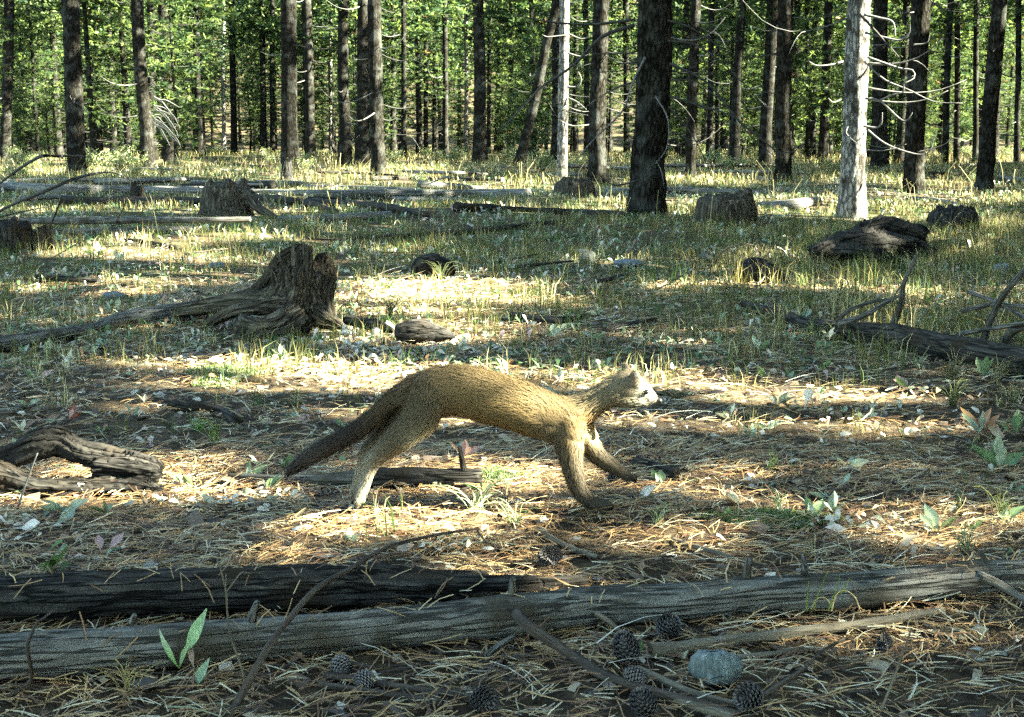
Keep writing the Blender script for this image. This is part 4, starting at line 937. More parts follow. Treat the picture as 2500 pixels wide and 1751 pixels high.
for (cx, cy, s, rx, ry, lab) in [
    (1632, 1520, 1.0, .45, .5, 'large dark pine cone leaning against the foreground log above the pale tan stick'),
    (1530, 1578, 1.12, .25, -.35, 'large upright dark pine cone at the left end of the pale tan stick'),
    (1552, 1640, .8, 1.2, .3, 'dark pine cone half under the tan stick, below the large upright cone'),
    (1572, 1706, .95, .5, -.4, 'grey pine cone at the bottom edge, lowest of the cluster left of the rock'),
    (1828, 1694, 1.0, .15, 1.4, 'pine cone lying on its side below the grey green rock'),
    (1182, 1686, .95, 1.2, .9, 'dark pine cone at the bottom, left of the middle'),
    (832, 1604, .8, .9, -.7, 'small grey pine cone just below the foreground log, left of the middle'),
    (890, 1632, .7, 1.1, .7, 'small faded pine cone a little right of the one below the log'),
    (1343, 1346, 1.0, .2, 1.5, 'pine cone lying in the sunny needles above the foreground log'),
    (1500, 1168, .8, 1.0, .8, 'dark pine cone between the front paws of the animal'),
    (2160, 1545, .6, 1.2, .2, 'flattened old pine cone against the lower edge of the foreground log on the right')]:
    c = G(cx, cy, .018)
    s *= .88; rr0 = (cx*7 % 10)/10
    o = link('pine_cone', cm_, None, (c[0], c[1], .019*s+ground_at(c[0], c[1]))); o.scale = (s*(.85+.25*rr0), s*(.92+.2*(1-rr0)), s*(.85+.4*(cy % 7)/7)); o.rotation_euler = (rx, ry, cx % 6)
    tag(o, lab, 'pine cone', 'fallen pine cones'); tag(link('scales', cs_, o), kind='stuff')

# ------------------------------------------------------------------ the marten
ZS = .43554
def mz(x, y, dy=0.0): return P(650+ZS*x, 850+ZS*y, MY+dy)
kz = ZS*MY/FPX*1.01
def ch(pts, zone, sq=1.0, **k):
    path = [mz(x, y, d) for (x, y, r, d) in pts]; rad = [r*kz for (x, y, r, d) in pts]
    return dict(path=path, radii=rad, sides=22, n=max(10, 5*len(pts)), squash=sq, **k), zone
chains = [
 ch([(760, 265, 70, 0), (820, 262, 112, 0), (900, 258, 138, 0), (1000, 240, 143, 0), (1100, 240, 146, 0), (1250, 276, 148, 0), (1400, 322, 145, 0), (1550, 378, 136, 0), (1670, 412, 128, 0), (1745, 428, 104, 0), (1785, 436, 78, 0)], 'body'),
 ch([(1640, 380, 100, 0), (1720, 370, 104, 0), (1790, 335, 86, -.002), (1860, 290, 76, -.004), (1930, 250, 78, -.005), (1990, 225, 88, -.006)], 'neck'),
 ch([(1960, 238, 80, -.006), (2010, 222, 96, -.007), (2060, 228, 88, -.008), (2100, 246, 70, -.009), (2130, 264, 50, -.010), (2160, 280, 36, -.011), (2188, 292, 21, -.012)], 'head'),
 ch([(1960, 250, 80, -.010), (2040, 268, 66, -.012), (2100, 290, 42, -.012), (2150, 306, 20, -.012)], 'head'),
 ch([(790, 240, 60, 0), (700, 300, 50, 0), (620, 375, 47, .004), (530, 445, 46, .008), (430, 508, 45, .012), (320, 565, 42, .016), (235, 618, 36, .02), (175, 660, 25, .022), (140, 690, 10, .024)], 'tail'),
 # near hind leg
 ch([(900, 270, 118, -.012), (870, 370, 108, -.026), (800, 455, 88, -.034), (720, 525, 70, -.036), (640, 590, 52, -.036), (588, 640, 40, -.034)], 'thigh'),
 ch([(598, 630, 42, -.034), (572, 700, 36, -.034), (548, 770, 32, -.034), (528, 820, 34, -.036)], 'foot'),
 ch([(530, 810, 32, -.036), (520, 848, 34, -.038), (512, 872, 20, -.040)], 'foot'),
 # far hind leg
 ch([(870, 280, 110, .012), (800, 370, 92, .026), (700, 460, 70, .034), (620, 530, 54, .038), (556, 590, 42, .038)], 'thigh'),
 ch([(560, 585, 40, .038), (535, 660, 33, .038), (515, 740, 30, .038), (500, 805, 31, .038), (492, 842, 24, .036)], 'foot'),
 # near foreleg
 ch([(1690, 430, 100, -.014), (1700, 530, 84, -.026), (1708, 620, 66, -.032), (1725, 710, 55, -.034), (1752, 790, 46, -.034), (1790, 845, 43, -.034)], 'arm'),
 ch([(1782, 838, 42, -.034), (1830, 866, 37, -.035), (1885, 878, 35, -.036), (1915, 884, 27, -.036)], 'paw'),
 ch([(1660, 470, 60, -.020), (1672, 540, 58, -.028), (1668, 590, 44, -.032)], 'arm'), ch([(600, 600, 30, -.034), (572, 632, 27, -.034), (566, 668, 24, -.034)], 'foot'), ch([(1640, 350, 60, -.016), (1690, 420, 72, -.020), (1710, 500, 60, -.024)], 'body'),
 # far foreleg
 ch([(1750, 440, 90, .012), (1800, 530, 66, .024), (1850, 595, 52, .030), (1910, 645, 44, .032), (1968, 682, 36, .032)], 'arm'),
 ch([(1960, 678, 35, .032), (2010, 708, 33, .032), (2046, 728, 24, .032)], 'paw'),
]
for (bx, by, dx, dy_, y0) in [(1908, 882, 34, 8, -.036), (2040, 722, 34, 14, .032), (514, 862, -14, 26, -.038), (492, 838, -8, 26, .036)]:
    for t in (-1.5, -.5, .5, 1.5):
        chains.append(ch([(bx, by+t*3, 17, y0+t*.0065), (bx+dx*.8, by+dy_*.8+t*7, 15, y0+t*.0085), (bx+dx*1.15, by+dy_*1.1+t*9, 8, y0+t*.0095)], 'paw'))
tubes = [c for c, z in chains]
def ear_chain(cx, cy, tx, ty, d):     # a cupped ear built of three blades
    out = []
    for q in (-1, 0, 1):
        out.append(ch([(cx+q*18, cy+q*12, 17, d+abs(q)*.002), ((cx+tx)/2+q*17, (cy+ty)/2+q*12, 16, d+abs(q)*.003), (tx+q*11, ty+q*8+abs(q)*9, 13, d)], 'ear'))
    return out
ears = ear_chain(2035, 150, 2012, 84, .012)+ear_chain(2058, 208, 2072, 132, -.036)
chains += ears; tubes += [c for c, z in ears]
V, N, Q, T = fuse('marten', tubes, .0034, None, 6)
segA = []; segB = []; segZ = []
for c, z in chains:
    p = catmull(np.asarray(c['path'], float), max(6, len(c['path'])*3)); segA.append(p[:-1]); segB.append(p[1:]); segZ += [z]*(len(p)-1)
segA = np.concatenate(segA); segB = np.concatenate(segB); segZ = np.array(segZ)
FURC = {'body': (.150, .100, .042), 'neck': (.19, .142, .076), 'head': (.18, .148, .095), 'tail': (.030, .021, .015), 'thigh': (.105, .076, .042), 'foot': (.30, .26, .19), 'arm': (.062, .046, .027), 'paw': (.058, .046, .032), 'ear': (.10, .075, .05)}  # cream of the lower hind leg (foot) stands in for sunlight on it
def fur_colour(V):
    d, idx, t = nearest_seg(V, segA, segB)
    # soft blend of the zones
    zones = list(FURC); w = np.zeros((len(V), len(zones)))
    for zi, z in enumerate(zones):
        m = np.where(segZ == z)[0]
        if not len(m): continue
        dz, _, _ = nearest_seg(V, segA[m], segB[m]); w[:, zi] = np.exp(-(dz-d)/.010)
    w /= w.sum(1)[:, None]; c = w@np.array([FURC[z] for z in zones])
    # tail root like the back, darker to the end
    X = V[:, 0]; x0 = mz(760, 0)[0]; x1 = mz(500, 0)[0]
    tl = w[:, zones.index('tail')]*sstep(x1, x0, X)
    c = c*(1-tl[:, None])+np.array([.085, .056, .028])*tl[:, None]
    # buff throat, pale belly line; thigh front creamed to look sunlit
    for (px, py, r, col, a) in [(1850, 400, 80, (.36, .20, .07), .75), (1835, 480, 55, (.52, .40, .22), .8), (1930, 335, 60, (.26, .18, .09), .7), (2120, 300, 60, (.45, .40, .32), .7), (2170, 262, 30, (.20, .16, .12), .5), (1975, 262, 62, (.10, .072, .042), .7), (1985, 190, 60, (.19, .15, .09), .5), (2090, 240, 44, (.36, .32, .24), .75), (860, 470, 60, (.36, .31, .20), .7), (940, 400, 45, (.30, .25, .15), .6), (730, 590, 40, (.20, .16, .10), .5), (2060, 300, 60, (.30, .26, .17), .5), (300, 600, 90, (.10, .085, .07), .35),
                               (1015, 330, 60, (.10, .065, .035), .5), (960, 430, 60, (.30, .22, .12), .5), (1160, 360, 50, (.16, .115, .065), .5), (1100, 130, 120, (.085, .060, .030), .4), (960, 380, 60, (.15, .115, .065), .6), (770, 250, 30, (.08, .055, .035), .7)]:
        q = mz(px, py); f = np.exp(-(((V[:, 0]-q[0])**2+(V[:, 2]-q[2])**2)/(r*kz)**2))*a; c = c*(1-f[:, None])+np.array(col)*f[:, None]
    ed = np.array([mz(2015, 92, .016), mz(2082, 150, -.034)])
    for e in ed:
        f = np.exp(-(((V-e)**2).sum(1)/(20*kz)**2))*.5; c = c*(1-f[:, None])+np.array([.5, .44, .34])*f[:, None]
    return c, d, idx
def furmat():
    m, nt, out = newmat('marten_fur'); L = nt.links.new
    ca = nd(nt, "ShaderNodeAttribute", attribute_name="Col"); tc = nd(nt, "ShaderNodeTexCoord"); n = nd(nt, "ShaderNodeTexNoise"); n.inputs['Scale'].default_value = 240; L(tc.outputs['Object'], n.inputs['Vector'])
    r = ramp(nt, [(.3, (.9, .9, .9)), (.7, (1.08, 1.08, 1.08))]); L(n.outputs[0], r.inputs[0]); c = mixc(nt, ca.outputs['Color'], r.outputs[0], 1.0, 'MULTIPLY')
    b = nd(nt, "ShaderNodeBsdfPrincipled"); b.inputs['Roughness'].default_value = .75; b.inputs['Specular IOR Level'].default_value = .2; L(c, b.inputs['Base Color'])
    t = nd(nt, "ShaderNodeBsdfTranslucent"); L(c, t.inputs[0]); mx = nd(nt, "ShaderNodeMixShader"); mx.inputs[0].default_value = .15
    L(b.outputs[0], mx.inputs[1]); L(t.outputs[0], mx.inputs[2]); L(mx.outputs[0], out.inputs[0]); return m
M['fur'] = furmat()
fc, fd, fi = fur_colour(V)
org = mz(1200, 880); org[2] = ground_at(org[0], org[1])
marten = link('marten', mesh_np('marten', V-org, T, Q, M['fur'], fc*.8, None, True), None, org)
tag(marten, 'golden brown marten bounding to the right in mid stride, dark bushy tail trailing behind', 'animal')
# fur strands
rng = np.random.default_rng(7)
Tt = np.concatenate([x for x in [T if T is not None else np.zeros((0, 3), int), Q[:, [0, 1, 2]], Q[:, [0, 2, 3]]]])
a, b, c = V[Tt[:, 0]], V[Tt[:, 1]], V[Tt[:, 2]]
cr = np.cross(b-a, c-a); area = np.linalg.norm(cr, axis=1); NS = 80000
k = rng.choice(len(Tt), NS, p=area/area.sum()); u = rng.random((NS, 1)); v = rng.random((NS, 1)); sw = (u+v) > 1; u = np.where(sw, 1-u, u); v = np.where(sw, 1-v, v)
p = a[k]+(b[k]-a[k])*u+(c[k]-a[k])*v; nn = cr[k]/area[k][:, None]
nn *= np.sign((nn*N[Tt[k, 0]]).sum(1))[:, None]
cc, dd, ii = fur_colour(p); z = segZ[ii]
fl = segB[ii]-segA[ii]; fl /= np.linalg.norm(fl, axis=1)[:, None]
sg = np.where(np.isin(z, ['body', 'neck', 'head']), -1.0, 1.0)[:, None]; fl *= sg
L0 = {'body': .011, 'neck': .012, 'head': .007, 'tail': .024, 'thigh': .013, 'foot': .006, 'arm': .010, 'paw': .003, 'ear': .004}
Lf = np.array([L0[q] for q in z])[:, None]*(.6+.7*rng.random((NS, 1)))
fl = fl-nn*(fl*nn).sum(1)[:, None]; fl /= np.linalg.norm(fl, axis=1)[:, None]+1e-9
gh = (rng.random((NS, 1)) < .16); Lf = Lf*np.where(gh, 1.6, 1.0); d1 = fl+nn*np.where(gh, .42, .22)+rng.normal(size=fl.shape)*.06; d1 /= np.linalg.norm(d1, axis=1)[:, None]
d2 = fl+nn*.16+rng.normal(size=fl.shape)*.10; d2 /= np.linalg.norm(d2, axis=1)[:, None]
sd_ = np.cross(d1, nn); sd_ /= np.linalg.norm(sd_, axis=1)[:, None]+1e-9
wd = .00046*(.7+.6*rng.random((NS, 1)))
m1 = p+d1*Lf*.45; tip = m1+d2*Lf*.6
FV = np.stack([p-sd_*wd, p+sd_*wd, m1+sd_*wd*.8, m1-sd_*wd*.8, tip], 1).reshape(-1, 3)-org
i0 = np.arange(NS)*5; FQ = np.stack([i0, i0+1, i0+2, i0+3], 1); FT = np.stack([i0+3, i0+2, i0+4], 1)
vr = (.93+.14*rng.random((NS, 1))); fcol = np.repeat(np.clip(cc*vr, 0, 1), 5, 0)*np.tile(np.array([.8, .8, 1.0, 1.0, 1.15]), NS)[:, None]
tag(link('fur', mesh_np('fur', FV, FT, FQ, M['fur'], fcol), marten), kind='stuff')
def plainmat(name, col, rough, spec=.5):
    m, nt, out = newmat(name); b = nd(nt, "ShaderNodeBsdfPrincipled"); b.inputs['Base Color'].default_value = (*col, 1); b.inputs['Roughness'].default_value = rough; b.inputs['Specular IOR Level'].default_value = spec
    nt.links.new(b.outputs[0], out.inputs[0]); return m
M['eye'] = plainmat('dark_wet_eye', (.01, .008, .007), .08, .8); M['nose'] = plainmat('black_nose', (.02, .017, .016), .35)
def ball(name, c, r, mat, parent, sc3=(1, 1, 1)):
    th = np.linspace(0, np.pi, 9); ph = np.arange(12)/12*2*np.pi; TH, PH = np.meshgrid(th, ph, indexing='ij')
    D = np.stack([np.sin(TH)*np.cos(PH), np.sin(TH)*np.sin(PH), np.cos(TH)], -1).reshape(-1, 3)*r*np.array(sc3)
    i = np.arange(8)[:, None]*12; j = np.arange(12)[None]; Q = np.stack([i+j, i+12+j, i+12+(j+1) % 12, i+(j+1) % 12], -1).reshape(-1, 4)
    return link(name, mesh_np(name, D, None, Q, mat, smooth=True), parent, tuple(np.asarray(c)-org))
ball('eye', mz(2130, 246, -.0300), .0050, M['eye'], marten); ball('eye', mz(2140, 240, .008), .0042, M['eye'], marten)
ball('nose', mz(2204, 294, -.012), .0062, M['nose'], marten, (.9, 1.1, .8))

# ------------------------------------------------------------------ needle litter
def strips(base, dr, L, Wd, curl, rng, upv, nseg=2, taper=False):
    """curved flat strips lying about; returns V,Q"""
    N = len(base); side = np.cross(dr, upv); side /= np.linalg.norm(side, axis=1)[:, None]+1e-9
    cols = []
    for s in range(nseg+1):
        t = s/nseg; c = base+dr*L*t+side*curl*L*t*t+upv*(L*.06*np.sin(np.pi*t))
        w = Wd*(1.0 if not taper else (1-.8*t)); sd = side-dr*curl*2*t
        cols += [c-sd*w*.5, c+sd*w*.5]
    V = np.stack(cols, 1).reshape(-1, 3); k = 2*(nseg+1); i0 = np.arange(N)[:, None]*k
    Q = np.concatenate([np.stack([i0[:, 0]+2*s, i0[:, 0]+2*s+1, i0[:, 0]+2*s+3, i0[:, 0]+2*s+2], 1) for s in range(nseg)])
    return V, Q, k
def unit(a): return a/(np.linalg.norm(a, axis=1)[:, None]+1e-9)
rng = np.random.default_rng(21)
def wedge(n, y0, y1, rng, extra=.25, pw=1.0):
    y = (y0**2+(y1**2-y0**2)*rng.random(n)**pw)**.5
    return (rng.random(n)*2-1)*(.39*y+extra), y
def litter_layer(n, y0, y1, Lr, Wr, pw=1.0):
    x, y = wedge(n, y0, y1, rng, pw=pw)
    # drifts: patches with fewer needles show the dark duff
    dens = .5+.5*np.sin(7*x+3*np.sin(2.1*y))*np.sin(6*y+2*np.sin(3*x)); dens2 = .5+.5*np.sin(17*x+4*np.sin(11*y))*np.sin(19*y+3*np.sin(13*x)); keep = rng.random(n) < .25+.4*dens+.35*dens2; x = x[keep]; y = y[keep]; n = len(x)
    loc = .6*np.sin(5*x+2*y)+.5*np.sin(9*y-4*x); ang = rng.normal(size=n)*.9+loc
    z = ht(x, y)+rng.random(n)*.009; V = []; Q = []; C = []; off = 0
    pal = np.array([(.31, .18, .075), (.40, .27, .12), (.17, .085, .04), (.075, .045, .028), (.55, .46, .30), (.045, .03, .02)]); ci = rng.choice(6, n, p=[.28, .24, .18, .12, .12, .06])
    for q in (0, 1):      # needles in pairs joined at the base
        a = ang+(q-.5)*rng.uniform(.08, .45, n); dr = unit(np.stack([np.cos(a), np.sin(a), rng.normal(size=n)*.13], 1))
        up = unit(np.stack([rng.normal(size=n)*.35, rng.normal(size=n)*.35-.3, np.ones(n)], 1)); up = unit(up-dr*(up*dr).sum(1)[:, None])
        L_ = rng.uniform(*Lr, (n, 1)); v, qq, k = strips(np.stack([x, y, z], 1), dr, L_, rng.uniform(*Wr, (n, 1)), rng.normal(size=(n, 1))*.16, rng, up)
        V.append(v); Q.append(qq+off); off += len(v); C.append(np.repeat(pal[ci]*rng.uniform(.7, 1.2, (n, 1)), k, 0))
    return np.concatenate(V), np.concatenate(Q), np.concatenate(C)
for (n, y0, y1, Lr, Wr, pw) in [(27000, 1.25, 3.1, (.028, .062), (.0009, .0019), .95), (25000, 2.9, 7.0, (.035, .065), (.0013, .0026), .95)]:
    V, Q, C = litter_layer(n, y0, y1, Lr, Wr, pw)
    o = link('pine_needles', mesh_np('pine_needles', V, None, Q, M['litter'], C)); tag(o, 'loose carpet of fallen orange brown pine needles on the ground', 'needles', kind='stuff')
VV = []; QQ = []; CC = []; off = 0
for (xs, ys, rm_, zs_, rs_) in LOGS[:2]:
    n = 130; x = rng.uniform(max(xs[0], -1.1), min(xs[-1], 1.1), n); yl = np.interp(x, xs, ys); rl = np.interp(x, xs, rs_); zl = np.interp(x, xs, zs_); e = rng.uniform(-.75, .8, n)*rl
    a = rng.random(n)*6.28; tl = -e/np.sqrt(rl**2-e**2+1e-9); dr = unit(np.stack([np.cos(a), np.sin(a), np.sin(a)*tl], 1)); up = unit(np.stack([np.zeros(n), e, np.sqrt(rl**2-e**2)], 1))
    v, q_, k = strips(np.stack([x, yl+e, zl+np.sqrt(rl**2-e**2)+.002], 1), dr, rng.uniform(.012, .045, (n, 1)), rng.uniform(.0010, .0020, (n, 1)), rng.normal(size=(n, 1))*.2, rng, up)
    VV.append(v); QQ.append(q_+off); off += len(v); CC.append(np.repeat(np.array([(.31, .19, .08), (.42, .30, .15), (.2, .11, .05)])[rng.choice(3, n)], k, 0))
tag(link('pine_needles', mesh_np('pine_needles', np.concatenate(VV), None, np.concatenate(QQ), M['litter'], np.concatenate(CC))), 'scattered pine needles lying on top of the two foreground logs', 'needles', kind='stuff')
# pale dead leaves, massed on the sun patches to whiten them
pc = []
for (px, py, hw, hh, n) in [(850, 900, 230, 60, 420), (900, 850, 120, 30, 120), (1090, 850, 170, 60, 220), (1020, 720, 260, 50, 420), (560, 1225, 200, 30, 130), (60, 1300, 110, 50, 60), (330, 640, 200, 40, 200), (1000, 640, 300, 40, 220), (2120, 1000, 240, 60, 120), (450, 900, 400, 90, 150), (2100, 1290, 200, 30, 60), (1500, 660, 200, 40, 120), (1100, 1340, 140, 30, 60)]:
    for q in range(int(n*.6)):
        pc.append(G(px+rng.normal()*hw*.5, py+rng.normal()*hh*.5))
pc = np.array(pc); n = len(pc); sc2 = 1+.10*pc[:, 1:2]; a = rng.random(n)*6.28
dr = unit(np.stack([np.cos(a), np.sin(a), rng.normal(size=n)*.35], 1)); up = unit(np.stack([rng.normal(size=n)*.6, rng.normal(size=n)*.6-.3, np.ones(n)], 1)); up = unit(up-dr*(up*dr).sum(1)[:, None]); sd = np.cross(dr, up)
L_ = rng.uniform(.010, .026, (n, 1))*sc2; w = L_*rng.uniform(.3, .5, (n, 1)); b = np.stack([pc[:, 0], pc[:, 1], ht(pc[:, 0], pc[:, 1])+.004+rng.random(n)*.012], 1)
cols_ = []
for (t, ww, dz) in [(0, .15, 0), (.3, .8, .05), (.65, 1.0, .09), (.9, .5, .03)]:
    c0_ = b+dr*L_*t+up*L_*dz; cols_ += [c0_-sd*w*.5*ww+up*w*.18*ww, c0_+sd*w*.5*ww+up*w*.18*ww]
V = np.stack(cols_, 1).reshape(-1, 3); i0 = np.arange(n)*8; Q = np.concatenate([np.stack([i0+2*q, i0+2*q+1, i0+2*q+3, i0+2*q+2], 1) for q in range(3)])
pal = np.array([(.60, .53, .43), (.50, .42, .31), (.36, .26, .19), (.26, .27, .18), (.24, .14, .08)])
tag(link('dead_leaves', mesh_np('dead_leaves', V, None, Q, M['leaf'], np.repeat(pal[rng.choice(5, n, p=[.34, .26, .16, .14, .10])], 8, 0))), 'pale curled dead leaves strewn to whiten the sun patches on the needles', 'dead leaves', kind='stuff')
# straws of dead grass and larger dead leaves lying flat
n = 2600; x, y = wedge(n, 1.4, 8.0, rng); ang = rng.normal(size=n)*.8; dr = unit(np.stack([np.cos(ang), np.sin(ang), rng.normal(size=n)*.10], 1))
up = unit(np.stack([rng.normal(size=n)*.3, rng.normal(size=n)*.3-.2, np.ones(n)], 1)); up = unit(up-dr*(up*dr).sum(1)[:, None]); L_ = rng.uniform(.05, .15, (n, 1))
V, Q, k = strips(np.stack([x, y, ht(x, y)+.004+rng.random(n)*.008], 1), dr, L_, rng.uniform(.0015, .0035, (n, 1)), rng.normal(size=(n, 1))*.25, rng, up, 3, True)
pal = np.array([(.50, .44, .30), (.36, .29, .17), (.24, .25, .14), (.60, .54, .42)])
tag(link('dead_grass', mesh_np('dead_grass', V, None, Q, M['litter'], np.repeat(pal[rng.choice(4, n)], k, 0))), 'pale straws of dead grass lying flat among the needles', 'straw', kind='stuff')
# small debris: bark flakes, cone scales, curled dead leaves
n = 9000; x, y = wedge(n, 1.3, 7.0, rng); ang = rng.random(n)*6.28; dr = unit(np.stack([np.cos(ang), np.sin(ang), rng.normal(size=n)*.25], 1))
up = unit(np.stack([rng.normal(size=n)*.5, rng.normal(size=n)*.5-.2, np.ones(n)], 1)); up = unit(up-dr*(up*dr).sum(1)[:, None])
pal = np.array([(.10, .07, .05), (.20, .13, .08), (.34, .26, .17), (.50, .43, .34), (.06, .045, .035), (.26, .25, .2)])
ci = rng.choice(6, n, p=[.26, .2, .16, .1, .2, .08]); L_ = rng.uniform(.006, .022, (n, 1))*np.where(rng.random((n, 1)) < .14, 1.9, 1.0); Wd = L_*rng.uniform(.3, .7, (n, 1))
V, Q, k = strips(np.stack([x, y, ht(x, y)+rng.random(n)*.006], 1), dr, L_, Wd, rng.normal(size=(n, 1))*.2, rng, up)
tag(link('forest_debris', mesh_np('forest_debris', V, None, Q, M['litter'], np.repeat(pal[ci], k, 0))), 'small bark flakes and crumbled dead leaves among the needles', 'debris', kind='stuff')

# ------------------------------------------------------------------ grass
GP = np.array([(.22, .18, .075), (.13, .13, .045), (.07, .115, .03), (.42, .36, .20), (.09, .062, .03), (.05, .10, .028)])
def logmask(x, y, rng, front=4.0, keep=.22):
    m = np.ones(len(x), bool)
    for (xs, ys, r_, _z, _r) in LOGS:
        yl = np.interp(x, xs, ys); f = np.minimum(.75, r_*front*(1+yl/12.0)); inside = (x > xs[0]-.05) & (x < xs[-1]+.05) & (y > yl-f) & (y < yl+r_)
        m &= ~(inside & (rng.random(len(x)) > keep))
    return m
def grass(n, y0, y1, H, Wd, per, rng, probs, pw=1.0, dens=None, extra=.4, clump=.05):
    nc = n//per; x, y = wedge(nc, y0, y1, rng, extra, pw)
    if dens is not None:
        kp = rng.random(nc) < dens(x, y); x = x[kp]; y = y[kp]
    kp = logmask(x, y, rng); x = x[kp]; y = y[kp]
    x = np.repeat(x, per)+rng.normal(size=len(x)*per)*clump; y = np.repeat(y, per)+rng.normal(size=len(y)*per)*clump; n = len(x)
    base = np.stack([x, y, ht(x, y)-.004], 1)
    h = rng.uniform(*H, (n, 1))*np.repeat(rng.uniform(.6, 1.25, n//per), per)[:, None]
    az = rng.random(n)*6.28; ln = np.abs(rng.normal(size=(n, 1)))*.45+.08
    out = np.stack([np.cos(az), np.sin(az), np.zeros(n)], 1)
    m1 = base+np.array([0, 0, 1.0])*h*.55+out*h*ln*.25; tp = base+np.array([0, 0, 1.0])*h*(1-.35*ln)+out*h*ln
    fa = rng.random(n)*3.14; sd = np.stack([np.cos(fa), np.sin(fa)*.5, np.zeros(n)], 1); w = rng.uniform(*Wd, (n, 1))
    V = np.stack([base-sd*w*.5, base+sd*w*.5, m1+sd*w*.45, m1-sd*w*.45, tp], 1).reshape(-1, 3)
    i0 = np.arange(n)*5; Q = np.stack([i0, i0+1, i0+2, i0+3], 1); T = np.stack([i0+3, i0+2, i0+4], 1)
    cc_ = np.repeat(rng.choice(6, n//per, p=probs), per); sw = rng.random(n) < .3; cc_[sw] = rng.choice(6, sw.sum(), p=probs)
    C = np.repeat(GP[cc_]*rng.uniform(.45, 1.45, (n, 1)), 5, 0)
    return V, Q, T, C
def dn(x, y):      # patchy; right side of the near ground grassier, centre front bare
    a = .45+.55*np.sin(1.7*x+.6*np.sin(1.3*y))*np.sin(1.1*y+.8)
    nearb = sstep(3.0, 5.2, y+2.6*np.clip(x-.35, 0, 1)*1.0)
    return np.clip(.25+a*.75, .08, 1)*(.03+.97*nearb)
def dn3(x, y): return np.clip(sstep(.45, 1.2, x-.10*(y-4))*1.0+.30*sstep(6, 8, y)*(.5+.5*np.sin(2.1*x)*np.sin(1.7*y)), 0, 1)
def dn2(x, y): return np.clip(.55+.6*np.sin(.9*x+.5*np.sin(.7*y))*np.sin(.6*y+.3*x)+.35*sstep(18, 30, y), .12, 1)
pr = [.30, .24, .14, .16, .10, .06]
for (n, y0, y1, H, Wd, per, dens, cl, p_) in [
    (24000, 1.9, 6.0, (.025, .09), (.0012, .0026), 12, dn, .022, [.24, .24, .2, .12, .1, .1]),
    (92000, 4.0, 16, (.03, .11), (.002, .0045), 16, dn, .05, [.25, .25, .19, .14, .09, .08]),
    (46000, 4.2, 12, (.05, .17), (.0018, .0038), 18, dn3, .035, [.34, .18, .10, .24, .12, .02]),
    (30000, 14, 24, (.04, .14), (.005, .010), 12, dn2, .10, [.26, .16, .12, .28, .14, .04]),
    (46000, 23, 40, (.05, .22), (.008, .014), 12, dn2, .12, [.26, .16, .12, .28, .14, .04]),
    (36000, 38, 100, (.08, .36), (.014, .035), 8, None, .3, [.26, .18, .12, .26, .13, .05])]:
    V, Q, T, C = grass(n, y0, y1, H, Wd, per, rng, p_, 1.0, dens, clump=cl)
    tag(link('grass', mesh_np('grass', V, T, Q, M['grass'], C)), 'dry and green grass blades covering the forest floor', 'grass', kind='stuff')
# tall dry stems with seed heads
n = 420; x, y = wedge(n, 9, 32, rng)
az = rng.random(n)*6.28; h = rng.uniform(.15, .45, n)
base = np.stack([x, y, ht(x, y)], 1); out = np.stack([np.cos(az), np.sin(az), np.zeros(n)], 1)
m1 = base+np.array([0, 0, 1.])*h[:, None]*.6+out*h[:, None]*.08; tp = base+np.array([0, 0, 1.])*h[:, None]+out*h[:, None]*rng.uniform(.1, .6, (n, 1))
w = (.0012+.00026*y)[:, None]; sd = np.array([1.0, 0, 0])[None]
hd = unit(tp-m1)
V = np.stack([base-sd*w*.5, base+sd*w*.5, m1+sd*w*.5, m1-sd*w*.5, tp+sd*w*.4, tp-sd*w*.4, tp+hd*.015+sd*w*.9, tp+hd*.015-sd*w*.9, tp+hd*.03], 1).reshape(-1, 3)
i0 = np.arange(n)*9; Q = np.concatenate([np.stack([i0, i0+1, i0+2, i0+3], 1), np.stack([i0+3, i0+2, i0+4, i0+5], 1), np.stack([i0+5, i0+4, i0+6, i0+7], 1)]); T = np.stack([i0+7, i0+6, i0+8], 1)
tag(link('dry_stems', mesh_np('dry_stems', V, T, Q, M['grass'], np.repeat(GP[rng.choice([0, 3, 3, 4], n)]*1.1, 9, 0))), 'tall dry grass stems with pale seed heads', 'grass', kind='stuff')

